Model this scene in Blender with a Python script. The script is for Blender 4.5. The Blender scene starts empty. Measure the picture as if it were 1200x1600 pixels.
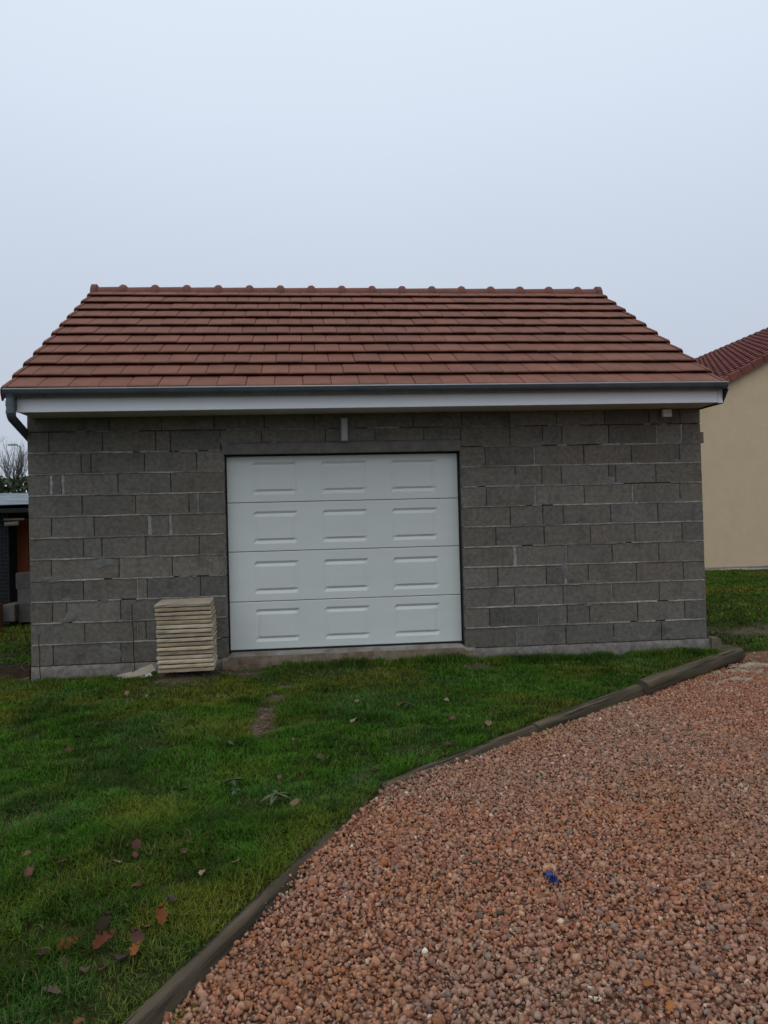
import bpy, math, random
import numpy as np
from mathutils import Matrix, Vector, noise as mnoise
random.seed(11); rng = np.random.default_rng(11)
R = math.radians
scene = bpy.context.scene
col = scene.collection

# ------------------------------------------------------------------ camera
CAM = np.array([2.63697627, -7.88036105, 1.29025862])
YAW, PITCH, ROLL, FOC = 0.10111946, 0.0145976, 0.025652, 1230.0
def cam_axes():
    cy, sy, cp, sp = math.cos(YAW), math.sin(YAW), math.cos(PITCH), math.sin(PITCH)
    fw = np.array([sy*cp, cy*cp, sp]); r = np.array([cy, -sy, 0.0]); d = np.cross(fw, r)
    cr, sr = math.cos(ROLL), math.sin(ROLL)
    return cr*r + sr*d, -sr*r + cr*d, fw
AX = np.array(cam_axes())
cd = bpy.data.cameras.new('camera'); cam = bpy.data.objects.new('camera', cd); col.objects.link(cam)
cd.sensor_fit = 'VERTICAL'; cd.sensor_height = 36.0; cd.sensor_width = 27.0
cd.lens = FOC/1600*36; cd.clip_start = 0.05; cd.clip_end = 2000
mw = Matrix.Identity(4)
for i in range(3):
    mw[i][0] = AX[0][i]; mw[i][1] = -AX[1][i]; mw[i][2] = -AX[2][i]; mw[i][3] = CAM[i]
cam.matrix_world = mw
scene.camera = cam

def ray(px, py):
    return np.array([(px-600)/FOC, (py-800)/FOC, 1.0]) @ AX
def at(px, py, axis, val):                     # the point of a plane of the place that the photo shows there
    d = ray(px, py); t = (val-CAM[axis])/d[axis]; return CAM + t*d

# ------------------------------------------------------------------ sky and sun (overcast)
SUN_EL, SUN_AZ = R(62), R(200)
w = bpy.data.worlds.new("World"); scene.world = w; w.use_nodes = True
nt = w.node_tree; nt.nodes.clear()
out = nt.nodes.new('ShaderNodeOutputWorld'); bg = nt.nodes.new('ShaderNodeBackground')
sky = nt.nodes.new('ShaderNodeTexSky'); sky.sky_type = 'NISHITA'; sky.sun_disc = False
sky.sun_elevation = SUN_EL; sky.sun_rotation = SUN_AZ; sky.dust_density = 4; sky.air_density = 1.0
tc = nt.nodes.new('ShaderNodeTexCoord'); sep = nt.nodes.new('ShaderNodeSeparateXYZ')
ramp = nt.nodes.new('ShaderNodeValToRGB')
els = ramp.color_ramp.elements
def S(r, g, b, k=1.0):                         # sRGB 0..255 to linear
    f = lambda c: ((c/255+0.055)/1.055)**2.4 if c > 10 else c/255/12.92
    return (f(r)*k, f(g)*k, f(b)*k, 1)
els[0].position = 0.0; els[0].color = S(184, 192, 205)
els[1].position = 1.0; els[1].color = S(232, 240, 248)
for p_, c_ in ((0.22, (193, 203, 219)), (0.36, (203, 214, 230)), (0.48, (214, 226, 241)), (0.60, (221, 233, 246))):
    e = els.new(p_); e.color = S(*c_)
mul = nt.nodes.new('ShaderNodeMix'); mul.data_type = 'RGBA'; mul.blend_type = 'MULTIPLY'
mul.inputs[0].default_value = 1; mul.inputs[7].default_value = (10.6, 10.6, 10.6, 1)
hs = nt.nodes.new('ShaderNodeHueSaturation'); hs.inputs['Saturation'].default_value = 0.25
mx = nt.nodes.new('ShaderNodeMix'); mx.data_type = 'RGBA'; mx.inputs[0].default_value = 0.94
cn = nt.nodes.new('ShaderNodeTexNoise'); cn.inputs['Scale'].default_value = 1.6; cn.inputs['Detail'].default_value = 3
ad = nt.nodes.new('ShaderNodeMath'); ad.operation = 'MULTIPLY_ADD'; ad.inputs[1].default_value = 0.10
sb = nt.nodes.new('ShaderNodeMath'); sb.operation = 'SUBTRACT'; sb.inputs[1].default_value = 0.05
L = nt.links.new
L(tc.outputs['Generated'], sep.inputs[0]); L(tc.outputs['Generated'], cn.inputs['Vector'])
L(cn.outputs['Fac'], ad.inputs[0]); L(sep.outputs['Z'], ad.inputs[2]); L(ad.outputs[0], sb.inputs[0])
L(sb.outputs[0], ramp.inputs[0])
L(ramp.outputs[0], mul.inputs[6]); L(sky.outputs[0], hs.inputs['Color'])
L(hs.outputs[0], mx.inputs[6]); L(mul.outputs[2], mx.inputs[7]); L(mx.outputs[2], bg.inputs[0])
bg.inputs[1].default_value = 0.10; L(bg.outputs[0], out.inputs[0])
sl = bpy.data.lights.new('sun', 'SUN'); so = bpy.data.objects.new('sun', sl); col.objects.link(so)
sl.energy = 0.5; sl.angle = R(60); sl.color = (1, 0.97, 0.93)
sd = Vector((math.sin(SUN_AZ)*math.cos(SUN_EL), math.cos(SUN_AZ)*math.cos(SUN_EL), math.sin(SUN_EL)))
so.rotation_euler = sd.to_track_quat('Z', 'Y').to_euler(); so.location = (0, -5, 20)
vs = scene.view_settings; vs.view_transform = 'Standard'; vs.look = 'None'; vs.exposure = 0.0; vs.gamma = 1.0
vs.use_curve_mapping = False

# ------------------------------------------------------------------ materials
def M(name, c1, c2=None, scale=8, rough=0.85, bump=0.0, bscale=60, tint=False, metal=0.0, detail=6,
      spots=None, sscale=3, samt=0.6, stretch=None, bdist=0.01, spec=0.3, lo=0.35, hi=0.65):
    m = bpy.data.materials.new(name); m.use_nodes = True
    n = m.node_tree.nodes; l = m.node_tree.links.new
    p = n['Principled BSDF']; p.inputs['Roughness'].default_value = rough; p.inputs['Metallic'].default_value = metal
    p.inputs['Specular IOR Level'].default_value = spec
    c2 = c2 or c1
    geo = n.new('ShaderNodeNewGeometry'); vec = geo.outputs['Position']
    if stretch:
        tcn = n.new('ShaderNodeTexCoord'); mp = n.new('ShaderNodeMapping'); mp.inputs['Scale'].default_value = stretch
        l(tcn.outputs['Object'], mp.inputs['Vector']); vec = mp.outputs[0]
    nz = n.new('ShaderNodeTexNoise'); nz.inputs['Scale'].default_value = scale; nz.inputs['Detail'].default_value = detail
    nz.inputs['Roughness'].default_value = 0.65
    l(vec, nz.inputs['Vector'])
    mr = n.new('ShaderNodeMapRange'); mr.inputs[1].default_value = lo; mr.inputs[2].default_value = hi
    l(nz.outputs['Fac'], mr.inputs[0])
    mix = n.new('ShaderNodeMix'); mix.data_type = 'RGBA'; mix.inputs[6].default_value = c1; mix.inputs[7].default_value = c2
    l(mr.outputs[0], mix.inputs[0]); colr = mix.outputs[2]
    if spots:
        n2 = n.new('ShaderNodeTexNoise'); n2.inputs['Scale'].default_value = sscale; n2.inputs['Detail'].default_value = 8
        n2.inputs['Roughness'].default_value = 0.7; l(vec, n2.inputs['Vector'])
        m2 = n.new('ShaderNodeMapRange'); m2.inputs[1].default_value = 0.52; m2.inputs[2].default_value = 0.72; m2.inputs[4].default_value = samt
        l(n2.outputs['Fac'], m2.inputs[0])
        x2 = n.new('ShaderNodeMix'); x2.data_type = 'RGBA'; x2.inputs[7].default_value = spots
        l(m2.outputs[0], x2.inputs[0]); l(colr, x2.inputs[6]); colr = x2.outputs[2]
    if tint:
        a = n.new('ShaderNodeAttribute'); a.attribute_name = 'tint'
        x3 = n.new('ShaderNodeMix'); x3.data_type = 'RGBA'; x3.blend_type = 'MULTIPLY'; x3.inputs[0].default_value = 1
        l(colr, x3.inputs[6]); l(a.outputs['Color'], x3.inputs[7]); colr = x3.outputs[2]
    l(colr, p.inputs['Base Color'])
    if bump:
        nb = n.new('ShaderNodeTexNoise'); nb.inputs['Scale'].default_value = bscale; nb.inputs['Detail'].default_value = 5
        nb.inputs['Roughness'].default_value = 0.7; l(vec, nb.inputs['Vector'])
        b = n.new('ShaderNodeBump'); b.inputs['Strength'].default_value = bump; b.inputs['Distance'].default_value = bdist
        l(nb.outputs['Fac'], b.inputs['Height']); l(b.outputs[0], p.inputs['Normal'])
    return m
def C(r, g, b): return (r, g, b, 1)
m_block = M('concrete_block', C(.122,.109,.092), C(.192,.173,.147), 24, .95, 1.0, 110, tint=True, spots=C(.070,.063,.055), sscale=3.6, samt=.75, bdist=.009, spec=.1)
m_mortar = M('mortar', C(.19,.18,.165), C(.38,.36,.335), 16, .95, .9, 90, tint=True, spots=C(.15,.143,.135), sscale=9, samt=.8, bdist=.006, spec=.1)
m_smear = M('mortar_smear', C(.13,.121,.11), C(.20,.19,.174), 18, .95, .9, 90, spots=C(.10,.093,.087), sscale=14, samt=.8, bdist=.006, spec=.1)
m_gap = M('deep_mortar', C(.05,.047,.044), C(.075,.07,.066), 10, .95, .5, 90, spec=.1)
m_found = M('foundation_concrete', C(.14,.126,.108), C(.26,.238,.21), 14, .95, 1.0, 45, spots=C(.095,.082,.066), sscale=4, samt=.8, bdist=.012, spec=.1)
m_thresh = M('threshold_concrete', C(.30,.28,.25), C(.19,.16,.125), 6, .95, .8, 50, spots=C(.09,.068,.047), sscale=4, samt=.8, bdist=.008, spec=.1)
m_dirtcon = M('soil_splashed_concrete', C(.13,.10,.07), C(.22,.175,.125), 9, .95, .9, 40, spots=C(.06,.042,.028), sscale=5, samt=.8, bdist=.01, spec=.05)
m_lintel = M('lintel_concrete', C(.12,.112,.102), C(.175,.163,.148), 9, .95, .6, 80, spots=C(.22,.205,.185), sscale=5, samt=.4, bdist=.006, spec=.1)
m_tile = M('clay_tile', C(.168,.065,.042), C(.215,.085,.056), 5, .8, .35, 70, tint=True, spots=C(.085,.045,.034), sscale=9, samt=.5, bdist=.004, spec=.25)
m_ridge = M('ridge_clay', C(.155,.055,.040), C(.195,.072,.053), 6, .75, .35, 60, spots=C(.07,.045,.035), sscale=7, samt=.6, bdist=.004)
m_zinc = M('weathered_zinc', C(.085,.10,.118), C(.12,.138,.155), 5, .5, .05, 30, metal=.35, spots=C(.17,.19,.205), sscale=4, samt=.4)
m_lip = M('zinc_lip', C(.30,.32,.33), C(.36,.38,.39), 12, .45, metal=.4)
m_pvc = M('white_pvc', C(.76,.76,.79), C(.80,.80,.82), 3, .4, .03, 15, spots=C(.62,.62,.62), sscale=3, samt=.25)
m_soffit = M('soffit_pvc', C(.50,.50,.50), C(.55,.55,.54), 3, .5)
m_door = M('door_lacquer', C(.63,.655,.62), C(.66,.685,.65), 2.0, .42, .18, 260, spots=C(.55,.59,.575), sscale=1.3, samt=.3, bdist=.0012, stretch=(1,1,3))
m_seal = M('black_rubber', C(.012,.012,.013), C(.02,.02,.02), 20, .7)
m_lamp = M('lamp_grey', C(.24,.24,.225), C(.28,.28,.26), 12, .55)
m_lampd = M('lamp_diffuser', C(.33,.33,.31), C(.37,.37,.35), 6, .35)
m_slab = M('slab_stone', C(.42,.33,.225), C(.53,.43,.305), 9, .9, .7, 90, tint=True, spots=C(.20,.165,.135), sscale=5, samt=.6, bdist=.005, spec=.1)
m_rust = M('rust', C(.05,.022,.016), C(.085,.035,.022), 40, .9, .5, 200)
m_log = M('weathered_log', C(.155,.119,.078), C(.036,.028,.020), 13, .95, 1.0, 26, spots=C(.055,.066,.034), sscale=5, samt=.6, stretch=(.06,1,1), bdist=.010, spec=.1)
m_cut = M('log_end', C(.05,.04,.033), C(.09,.07,.055), 30, .95, .6, 50)
m_crack = M('log_crack', C(.018,.015,.013), C(.03,.025,.02), 30, .95)
m_soil = M('soil', C(.030,.026,.015), C(.060,.047,.027), 9, .98, .9, 60, tint=True, bdist=.02, spec=.05)
m_grass = M('grass_blades', C(.9,.9,.9), C(1.1,1.1,1.1), 30, .75, tint=True, spec=.06)
m_gbed = M('gravel_bed', C(.15,.072,.046), C(.27,.14,.095), 60, .95, 1.0, 55, spots=C(.045,.025,.02), sscale=30, samt=.6, bdist=.02, spec=.1)
m_stone = M('gravel_stone', C(.8,.8,.8), C(1.2,1.17,1.13), 110, .95, .6, 190, tint=True, bdist=.004, spec=.2)
m_leafm = M('dead_leaf', C(.85,.85,.85), C(1.15,1.1,1.05), 60, .8, .4, 120, tint=True, bdist=.003, spec=.15)
m_weed = M('weed_leaf', C(.85,.85,.85), C(1.15,1.1,1.05), 40, .6, .3, 80, tint=True, bdist=.003)
m_render = M('cream_render', C(.60,.455,.295), C(.64,.49,.325), 3, .95, .5, 160, spots=C(.53,.40,.258), sscale=1.2, samt=.35, bdist=.004, spec=.1)
m_htile = M('house_tile', C(.165,.052,.040), C(.205,.07,.055), 4, .8, .3, 50, tint=True, spots=C(.075,.037,.032), sscale=6, samt=.6, bdist=.004)
m_plinth = M('plinth_concrete', C(.30,.265,.23), C(.38,.345,.30), 6, .95, .8, 30, spots=C(.17,.13,.105), sscale=4, samt=.7, bdist=.01)
m_board = M('pale_board', C(.34,.29,.215), C(.44,.39,.31), 8, .9, .6, 30, spots=C(.20,.155,.11), sscale=8, samt=.6, stretch=(1,6,6), bdist=.005)
m_oldwood = M('old_wood', C(.17,.14,.11), C(.24,.20,.16), 8, .9)
m_corr = M('corrugated_sheet', C(.10,.13,.145), C(.27,.31,.33), 3, .45, spots=C(.05,.065,.075), sscale=4, samt=.9, stretch=(.5,6,6))
m_dark = M('dark_boards', C(.018,.017,.016), C(.03,.027,.025), 10, .9)
m_mesh = M('black_mesh', C(.022,.024,.027), C(.035,.036,.04), 14, .9)
m_orange = M('orange_board', C(.20,.053,.018), C(.25,.07,.024), 5, .85, .3, 40, spots=C(.2,.06,.03), sscale=3, samt=.4)
m_grey = M('loose_block', C(.12,.115,.10), C(.165,.16,.14), 12, .95, .8, 110, tint=True, bdist=.006)
m_bark = M('bare_bark', C(.10,.088,.085), C(.15,.135,.13), 20, .95)
m_hedge = M('hedge_leaf', C(.035,.05,.022), C(.065,.085,.038), 6, .7, tint=True)
m_lampost = M('galvanised', C(.33,.35,.37), C(.38,.40,.42), 6, .5, metal=.3)
m_blue = M('blue_plastic', C(.012,.04,.20), C(.016,.055,.26), 30, .35)
m_tarp = M('cream_tarp', C(.36,.33,.24), C(.24,.21,.15), 12, .85, .5, 60, spots=C(.22,.19,.13), sscale=9, samt=.6, bdist=.006)
m_rubble = M('rubble', C(.17,.14,.105), C(.11,.085,.06), 8, .95, 1.0, 40, spots=C(.30,.28,.24), sscale=7, samt=.5, bdist=.012)

# ------------------------------------------------------------------ mesh builder
class MB:
    def __init__(s): s.v=[]; s.f=[]; s.mi=[]; s.c=[]
    def add(s, verts, faces, mi=0, c=(1,1,1)):
        o=len(s.v); s.v += [tuple(q) for q in verts]; s.c += [tuple(c)[:3]]*len(verts)
        s.f += [tuple(i+o for i in f) for f in faces]; s.mi += [mi]*len(faces)
    def box(s, x0,x1,y0,y1,z0,z1, mi=0, c=(1,1,1), T=None):
        v=[(x0,y0,z0),(x1,y0,z0),(x1,y1,z0),(x0,y1,z0),(x0,y0,z1),(x1,y0,z1),(x1,y1,z1),(x0,y1,z1)]
        if T: v=[T(*q) for q in v]
        s.add(v, [(0,3,2,1),(4,5,6,7),(0,1,5,4),(1,2,6,5),(2,3,7,6),(3,0,4,7)], mi, c)
    def bbox(s, x0,x1,y0,y1,z0,z1, b=.004, mi=0, c=(1,1,1), T=None):   # bevelled box: three rings of eight
        def ring(z, k):
            return [(x0+k,y0+b,z),(x0+b,y0+k,z),(x1-b,y0+k,z),(x1-k,y0+b,z),(x1-k,y1-b,z),(x1-b,y1-k,z),(x0+b,y1-k,z),(x0+k,y1-b,z)]
        rs=[ring(z0,b*.9),ring(z0+b,0),ring(z1-b,0),ring(z1,b*.9)]
        v=[q for r in rs for q in r]
        if T: v=[T(*q) for q in v]
        f=[tuple(range(7,-1,-1)), tuple(range(24,32))]
        for r in range(3):
            for i in range(8):
                j=(i+1)%8; f.append((r*8+i,r*8+j,(r+1)*8+j,(r+1)*8+i))
        s.add(v,f,mi,c)
    def tube(s, pts, rad, n=8, mi=0, c=(1,1,1), cap=True):
        pts=[Vector(p) for p in pts]; k=len(pts)
        if not hasattr(rad,'__len__'): rad=[rad]*k
        up=Vector((0,0,1)); V=[]; prev=None
        for i,p in enumerate(pts):
            t=(pts[min(i+1,k-1)]-pts[max(i-1,0)]).normalized()
            if prev is None:
                a=t.cross(up);  a = a if a.length>1e-3 else t.cross(Vector((1,0,0)))
            else: a=prev-t*prev.dot(t)
            a.normalize(); prev=a; b=t.cross(a)
            for j in range(n):
                q=2*math.pi*j/n; V.append(p+(a*math.cos(q)+b*math.sin(q))*rad[i])
        F=[]
        for i in range(k-1):
            for j in range(n):
                jj=(j+1)%n; F.append((i*n+j,i*n+jj,(i+1)*n+jj,(i+1)*n+j))
        if cap: F.append(tuple(range(n-1,-1,-1))); F.append(tuple((k-1)*n+j for j in range(n)))
        s.add(V,F,mi,c)
    def build(s, name, mats, parent=None, smooth=False, loc=None):
        mats = mats if isinstance(mats,(list,tuple)) else [mats]
        v=np.array(s.v, dtype=float)
        if loc is not None: v=v-np.array(loc)
        me=bpy.data.meshes.new(name); me.from_pydata(v.tolist(),[],s.f)
        for m in mats: me.materials.append(m)
        me.polygons.foreach_set('material_index', s.mi)
        if smooth: me.polygons.foreach_set('use_smooth', [True]*len(s.f))
        a=me.attributes.new('tint','FLOAT_COLOR','POINT')
        cc=np.ones((len(s.v),4),dtype=np.float32); cc[:,:3]=np.array(s.c); a.data.foreach_set('color', cc.ravel())
        me.update()
        o=bpy.data.objects.new(name, me); col.objects.link(o)
        if loc is not None: o.location=loc
        if parent is not None: o.parent=parent
        return o
def big_mesh(name, V, F3, tint, mat, quads=None, smooth=False):
    me=bpy.data.meshes.new(name); nv=len(V)
    me.vertices.add(nv); me.vertices.foreach_set('co', V.astype(np.float32).ravel())
    loops=[]; starts=[]; tot=[]
    n3=len(F3) if F3 is not None else 0; n4=len(quads) if quads is not None else 0
    idx=np.concatenate([F3.ravel() if n3 else np.zeros(0,int), quads.ravel() if n4 else np.zeros(0,int)]).astype(np.int32)
    st=np.concatenate([np.arange(n3)*3, n3*3+np.arange(n4)*4]).astype(np.int32)
    me.loops.add(len(idx)); me.loops.foreach_set('vertex_index', idx)
    me.polygons.add(n3+n4); me.polygons.foreach_set('loop_start', st)
    if smooth: me.polygons.foreach_set('use_smooth', np.ones(n3+n4,dtype=bool))
    me.materials.append(mat)
    a=me.attributes.new('tint','FLOAT_COLOR','POINT')
    cc=np.ones((nv,4),dtype=np.float32); cc[:,:3]=tint; a.data.foreach_set('color', cc.ravel())
    me.update(calc_edges=True); me.validate()
    o=bpy.data.objects.new(name, me); col.objects.link(o); return o
def tag(o, label=None, cat=None, group=None, kind=None):
    if label: o['label']=label
    if cat: o['category']=cat
    if group: o['group']=group
    if kind: o['kind']=kind
    return o
def empty(name, loc=(0,0,0), label=None, cat=None, group=None):
    o=bpy.data.objects.new(name,None); o.location=loc; o.empty_display_size=.1; col.objects.link(o)
    return tag(o,label,cat,group)
def vnoise(x, y, s, seed=0.0):                  # cheap smooth 2-D value noise for numpy arrays
    x=np.asarray(x)*s+seed*17.3+100; y=np.asarray(y)*s+seed*9.7+100
    xi=np.floor(x).astype(np.int64); yi=np.floor(y).astype(np.int64); fx=x-xi; fy=y-yi
    h=lambda a,b: ((np.sin(a*127.1+b*311.7+seed*3.1)*43758.5453)%1.0)
    fx=fx*fx*(3-2*fx); fy=fy*fy*(3-2*fy)
    return (h(xi,yi)*(1-fx)+h(xi+1,yi)*fx)*(1-fy)+(h(xi,yi+1)*(1-fx)+h(xi+1,yi+1)*fx)*fy
def fbm(x,y,s,seed=0): return .55*vnoise(x,y,s,seed)+.3*vnoise(x,y,s*2.1,seed+1)+.15*vnoise(x,y,s*4.3,seed+2)

# ------------------------------------------------------------------ ground
LP=np.array([(1.19,-7.4),(2.105,-5.56),(2.955,-3.83),(3.03,-3.66),(4.19,-2.59),(5.39,-1.60),(7.02,-.29),(7.4,-.2),(9.0,-.35),(30,-1.0)])
def log_y(x): return np.interp(x, LP[:,0], LP[:,1])
def gh(x, y):
    x=np.asarray(x,float); y=np.asarray(y,float)
    z=-.105+.022*(fbm(x,y,1.1,3)-.5)+.02*(fbm(x,y,3.5,5)-.5)
    d=log_y(x)-y
    z=z-.035*np.clip(d/.12,0,1)                                    # the drive lies a little lower than the lawn
    z=z+.085*np.exp(-(((x-1.53)/.42)**2+((y+.47)/.42)**2))         # soil banked under the slabs
    z=z-.03*np.exp(-(((y+.05)/.18)**2))*((x>-.2)&(x<7))
    z=z+.055*np.exp(-(((y+.15)/.35)**2))*np.clip((x-2.0)/.5,0,1)*np.clip((4.5-x)/.4,0,1)
    z=np.where((x>0.02)&(x<6.78)&(y>0.03)&(y<5.6), -.3, z)
    return z
def bare(x,y):                                                   # 1 where no grass grows
    x=np.asarray(x,float); y=np.asarray(y,float)
    nz=fbm(x,y,9,8); xw=x+.10*(fbm(x,y,4,11)-.5); yw=y+.2*(fbm(x,y,4,12)-.5)
    bl=lambda cx,cy,rx,ry,k: k*np.exp(-((((xw-cx)/rx)**2+((yw-cy)/ry)**2)**1.5))
    b=bl(2.31,-2.20,.085,.42,1.5)
    b=np.maximum(b,bl(2.38,-1.45,.10,.16,1.1)); b=np.maximum(b,bl(2.45,-1.0,.07,.10,.9))
    b=np.maximum(b,bl(1.98,-.33,.26,.20,1.2))
    b=np.maximum(b, np.exp(-(((y+.02)/.09)**2))*((x>1.7)&(x<4.5))*1.1)
    b=np.maximum(b,bl(4.25,-.50,.16,.13,.8))
    b=np.maximum(b,bl(1.53,-.47,.30,.34,1.5))
    b=np.maximum(b,bl(-.35,.35,.5,.35,1.4)); b=np.maximum(b,bl(6.95,.05,.22,.22,1.2))
    b=np.maximum(b,bl(2.95,-3.60,.10,.16,.7)); b=np.maximum(b,bl(7.3,-.55,.35,.2,1.0)); b=np.maximum(b,bl(8.2,1.0,.9,.5,.7))
    return b*(.35+1.3*nz)
xs=np.concatenate([[-300,-120,-50,-25,-14,-9],np.arange(-6,9.01,.06),[10,11,12,13,14,16,19,25,40,80,160,320]])
ys=np.concatenate([[-200,-80,-30,-14,-10],np.arange(-8,2.01,.06),np.arange(2.2,12.1,.25),[14,18,24,34,55,100,200,400]])
GX,GY=np.meshgrid(xs,ys); GZ=gh(GX,GY)
V=np.stack([GX,GY,GZ],-1).reshape(-1,3); nx=len(xs); ny=len(ys)
ii=(np.arange(ny-1)[:,None]*nx+np.arange(nx-1)[None,:]).ravel()
Q=np.stack([ii,ii+1,ii+nx+1,ii+nx],-1)
bt=np.clip(bare(V[:,0],V[:,1]),0,1)[:,None]
tint=(1-bt)*np.array([[.8,1.15,.6]])+bt*np.array([[3.0,2.8,3.3]])
far=((np.abs(V[:,1])>13)|(V[:,0]<-7)|(V[:,0]>16))[:,None]; tint=np.where(far, np.array([[.85,1.5,.6]]), tint)
tag(big_mesh('ground',V,None,tint,m_soil,quads=Q,smooth=True), kind='structure')

# gravel drive: a bed sheet and the loose stones on it
gx=np.arange(.9,12.01,.08); rows_=[]
b=MB(); vv=[]; ff=[]
NR=60
for i,x in enumerate(gx):
    y1=float(log_y(x))-.03; y0=-9.5
    for j in range(NR+1):
        y=y1+(y0-y1)*j/NR; vv.append((x,y,float(gh(x,y))+.006+(.012*(float(fbm(x,y,9,4))-.5))))
for i in range(len(gx)-1):
    for j in range(NR):
        a=i*(NR+1)+j; ff.append((a,a+1,a+NR+2,a+NR+1))
b.add(vv,ff); tag(b.build('gravel_driveway',m_gbed,smooth=True),kind='structure')

t_=(1+5**.5)/2
ICO=np.array([(-1,t_,0),(1,t_,0),(-1,-t_,0),(1,-t_,0),(0,-1,t_),(0,1,t_),(0,-1,-t_),(0,1,-t_),(t_,0,-1),(t_,0,1),(-t_,0,-1),(-t_,0,1)])/math.sqrt(1+t_*t_)
ICF=np.array([(0,11,5),(0,5,1),(0,1,7),(0,7,10),(0,10,11),(1,5,9),(5,11,4),(11,10,2),(10,7,6),(7,1,8),(3,9,4),(3,4,2),(3,2,6),(3,6,8),(3,8,9),(4,9,5),(2,4,11),(6,2,10),(8,6,7),(9,8,1)])
def scatter_stones():
    pts=[]
    g=.0133
    X,Y=np.meshgrid(np.arange(1.6,9.0,g),np.arange(-6.3,.2,g))
    X=X.ravel()+rng.uniform(-.5,.5,X.size)*g*1.5; Y=Y.ravel()+rng.uniform(-.5,.5,Y.size)*g*1.5
    edge=log_y(X)-Y
    xr=2.64+(Y+7.88)*.60+.35
    keep=(edge>.050)&((rng.random(X.size)<np.clip(1-(X-xr-.3)*.4,.38,1)))
    thin=(X>6.2)&(Y>-1.35); keep&=~(thin&(rng.random(X.size)<np.clip((Y+1.35)*1.1,0,.9)))   # the drive peters out by the log end
    return X[keep],Y[keep]
SX,SY=scatter_stones(); N=len(SX)
size=np.clip(rng.lognormal(math.log(.0067),.36,N),.0035,.0145)
scl=np.stack([size*rng.uniform(.85,1.45,N),size*rng.uniform(.7,1.15,N),size*rng.uniform(.5,.95,N)],-1)
qv=rng.normal(size=(N,4)); qv/=np.linalg.norm(qv,axis=1,keepdims=True)
a_,b_,c_,d_=qv.T
RM=np.stack([1-2*(c_*c_+d_*d_),2*(b_*c_-a_*d_),2*(b_*d_+a_*c_),2*(b_*c_+a_*d_),1-2*(b_*b_+d_*d_),2*(c_*d_-a_*b_),2*(b_*d_-a_*c_),2*(c_*d_+a_*b_),1-2*(b_*b_+c_*c_)],-1).reshape(N,3,3)
BXV=np.array([(-1,-1,-1),(1,-1,-1),(1,1,-1),(-1,1,-1),(-1,-1,1),(1,-1,1),(1,1,1),(-1,1,1),(0,0,1.06),(0,0,-1.06),(1.04,0,0),(-1.04,0,0),(0,1.04,0),(0,-1.04,0)])*.76
BXF=[]
for top,ringv in ((8,(4,5,6,7)),(9,(3,2,1,0)),(10,(1,2,6,5)),(11,(3,0,4,7)),(12,(2,3,7,6)),(13,(0,1,5,4))):
    for i in range(4): BXF.append((top,ringv[i],ringv[(i+1)%4]))
BXF=np.array(BXF); NB=14
P=BXV[None]*(1+rng.uniform(-.26,.20,(N,NB,1))*np.array([1]*8+[.35]*6)[None,:,None])+rng.uniform(-.2,.2,(N,NB,3))*np.array([1]*8+[.5]*6)[None,:,None]
cut=rng.uniform(-.42,.10,(N,3)); P[:,:,2]+=cut[:,:1]*P[:,:,0]; P[:,:,1]+=cut[:,1:2]*P[:,:,2]
P=P*scl[:,None,:]; P=np.einsum('nij,nkj->nki',RM,P)
SZ=gh(SX,SY)+.006+rng.uniform(0,.013,N)+size*.25
P+=np.stack([SX,SY,SZ],-1)[:,None,:]
pal=np.array([(.36,.16,.105),(.42,.20,.135),(.30,.125,.085),(.40,.23,.175),(.33,.19,.155),(.46,.27,.19),(.26,.13,.10),(.36,.13,.06),(.24,.19,.175),(.13,.105,.10),(.58,.44,.36),(.70,.64,.58)])
pw=np.array([.20,.19,.13,.13,.11,.07,.08,.04,.025,.014,.007,.001]); pw/=pw.sum()
ci=rng.choice(len(pal),N,p=pw); sc=pal[ci]*rng.uniform(.78,1.2,(N,1))
rust=(np.clip((fbm(SX,SY,2.2,21)-.52)*3,0,.5)*rng.uniform(.2,1.2,N))[:,None]; sc=sc*(1-rust)+rust*np.array([[.33,.145,.07]])
grey=(np.clip((fbm(SX,SY,.9,33)-.5)*2,0,.35)*rng.uniform(.3,1.2,N))[:,None]; sc=sc*(1-grey)+grey*sc.mean(1,keepdims=True)*np.array([[1.15,.95,.88]])
sc*=np.array([[.97,.97,.86]])
F=(BXF[None]+NB*np.arange(N)[:,None,None]).reshape(-1,3)
tag(big_mesh('gravel',P.reshape(-1,3),F,np.repeat(sc,NB,0),m_stone),kind='stuff',label='pinkish brown loose gravel covering the drive',cat='gravel')

# ------------------------------------------------------------------ grass
def blades(X,Y,length,width,colr,lean):
    n=len(X); az=rng.uniform(0,2*math.pi,n); dx=np.cos(az); dy=np.sin(az)
    side=np.stack([-dy,dx,np.zeros(n)],-1)
    tw=rng.uniform(-.9,.9,n); side=np.stack([-np.sin(az+tw),np.cos(az+tw),np.zeros(n)],-1)
    base=np.stack([X,Y,gh(X,Y)-.004],-1)
    ln=lean*rng.uniform(.3,1.5,n)
    m1=base+np.stack([dx*length*ln*.28,dy*length*ln*.28,length*.55],-1)
    tp=base+np.stack([dx*length*ln,dy*length*ln,length*(1-.28*ln)],-1)
    w=width[:,None]*side
    V=np.stack([base-w*.5,base+w*.5,m1+w*.42,m1-w*.42,tp],1)
    o=5*np.arange(n)[:,None]
    return V.reshape(-1,3),(np.array([[3,2,4]])+o),(np.array([[0,1,2,3]])+o),np.repeat(colr,5,0)
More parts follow.
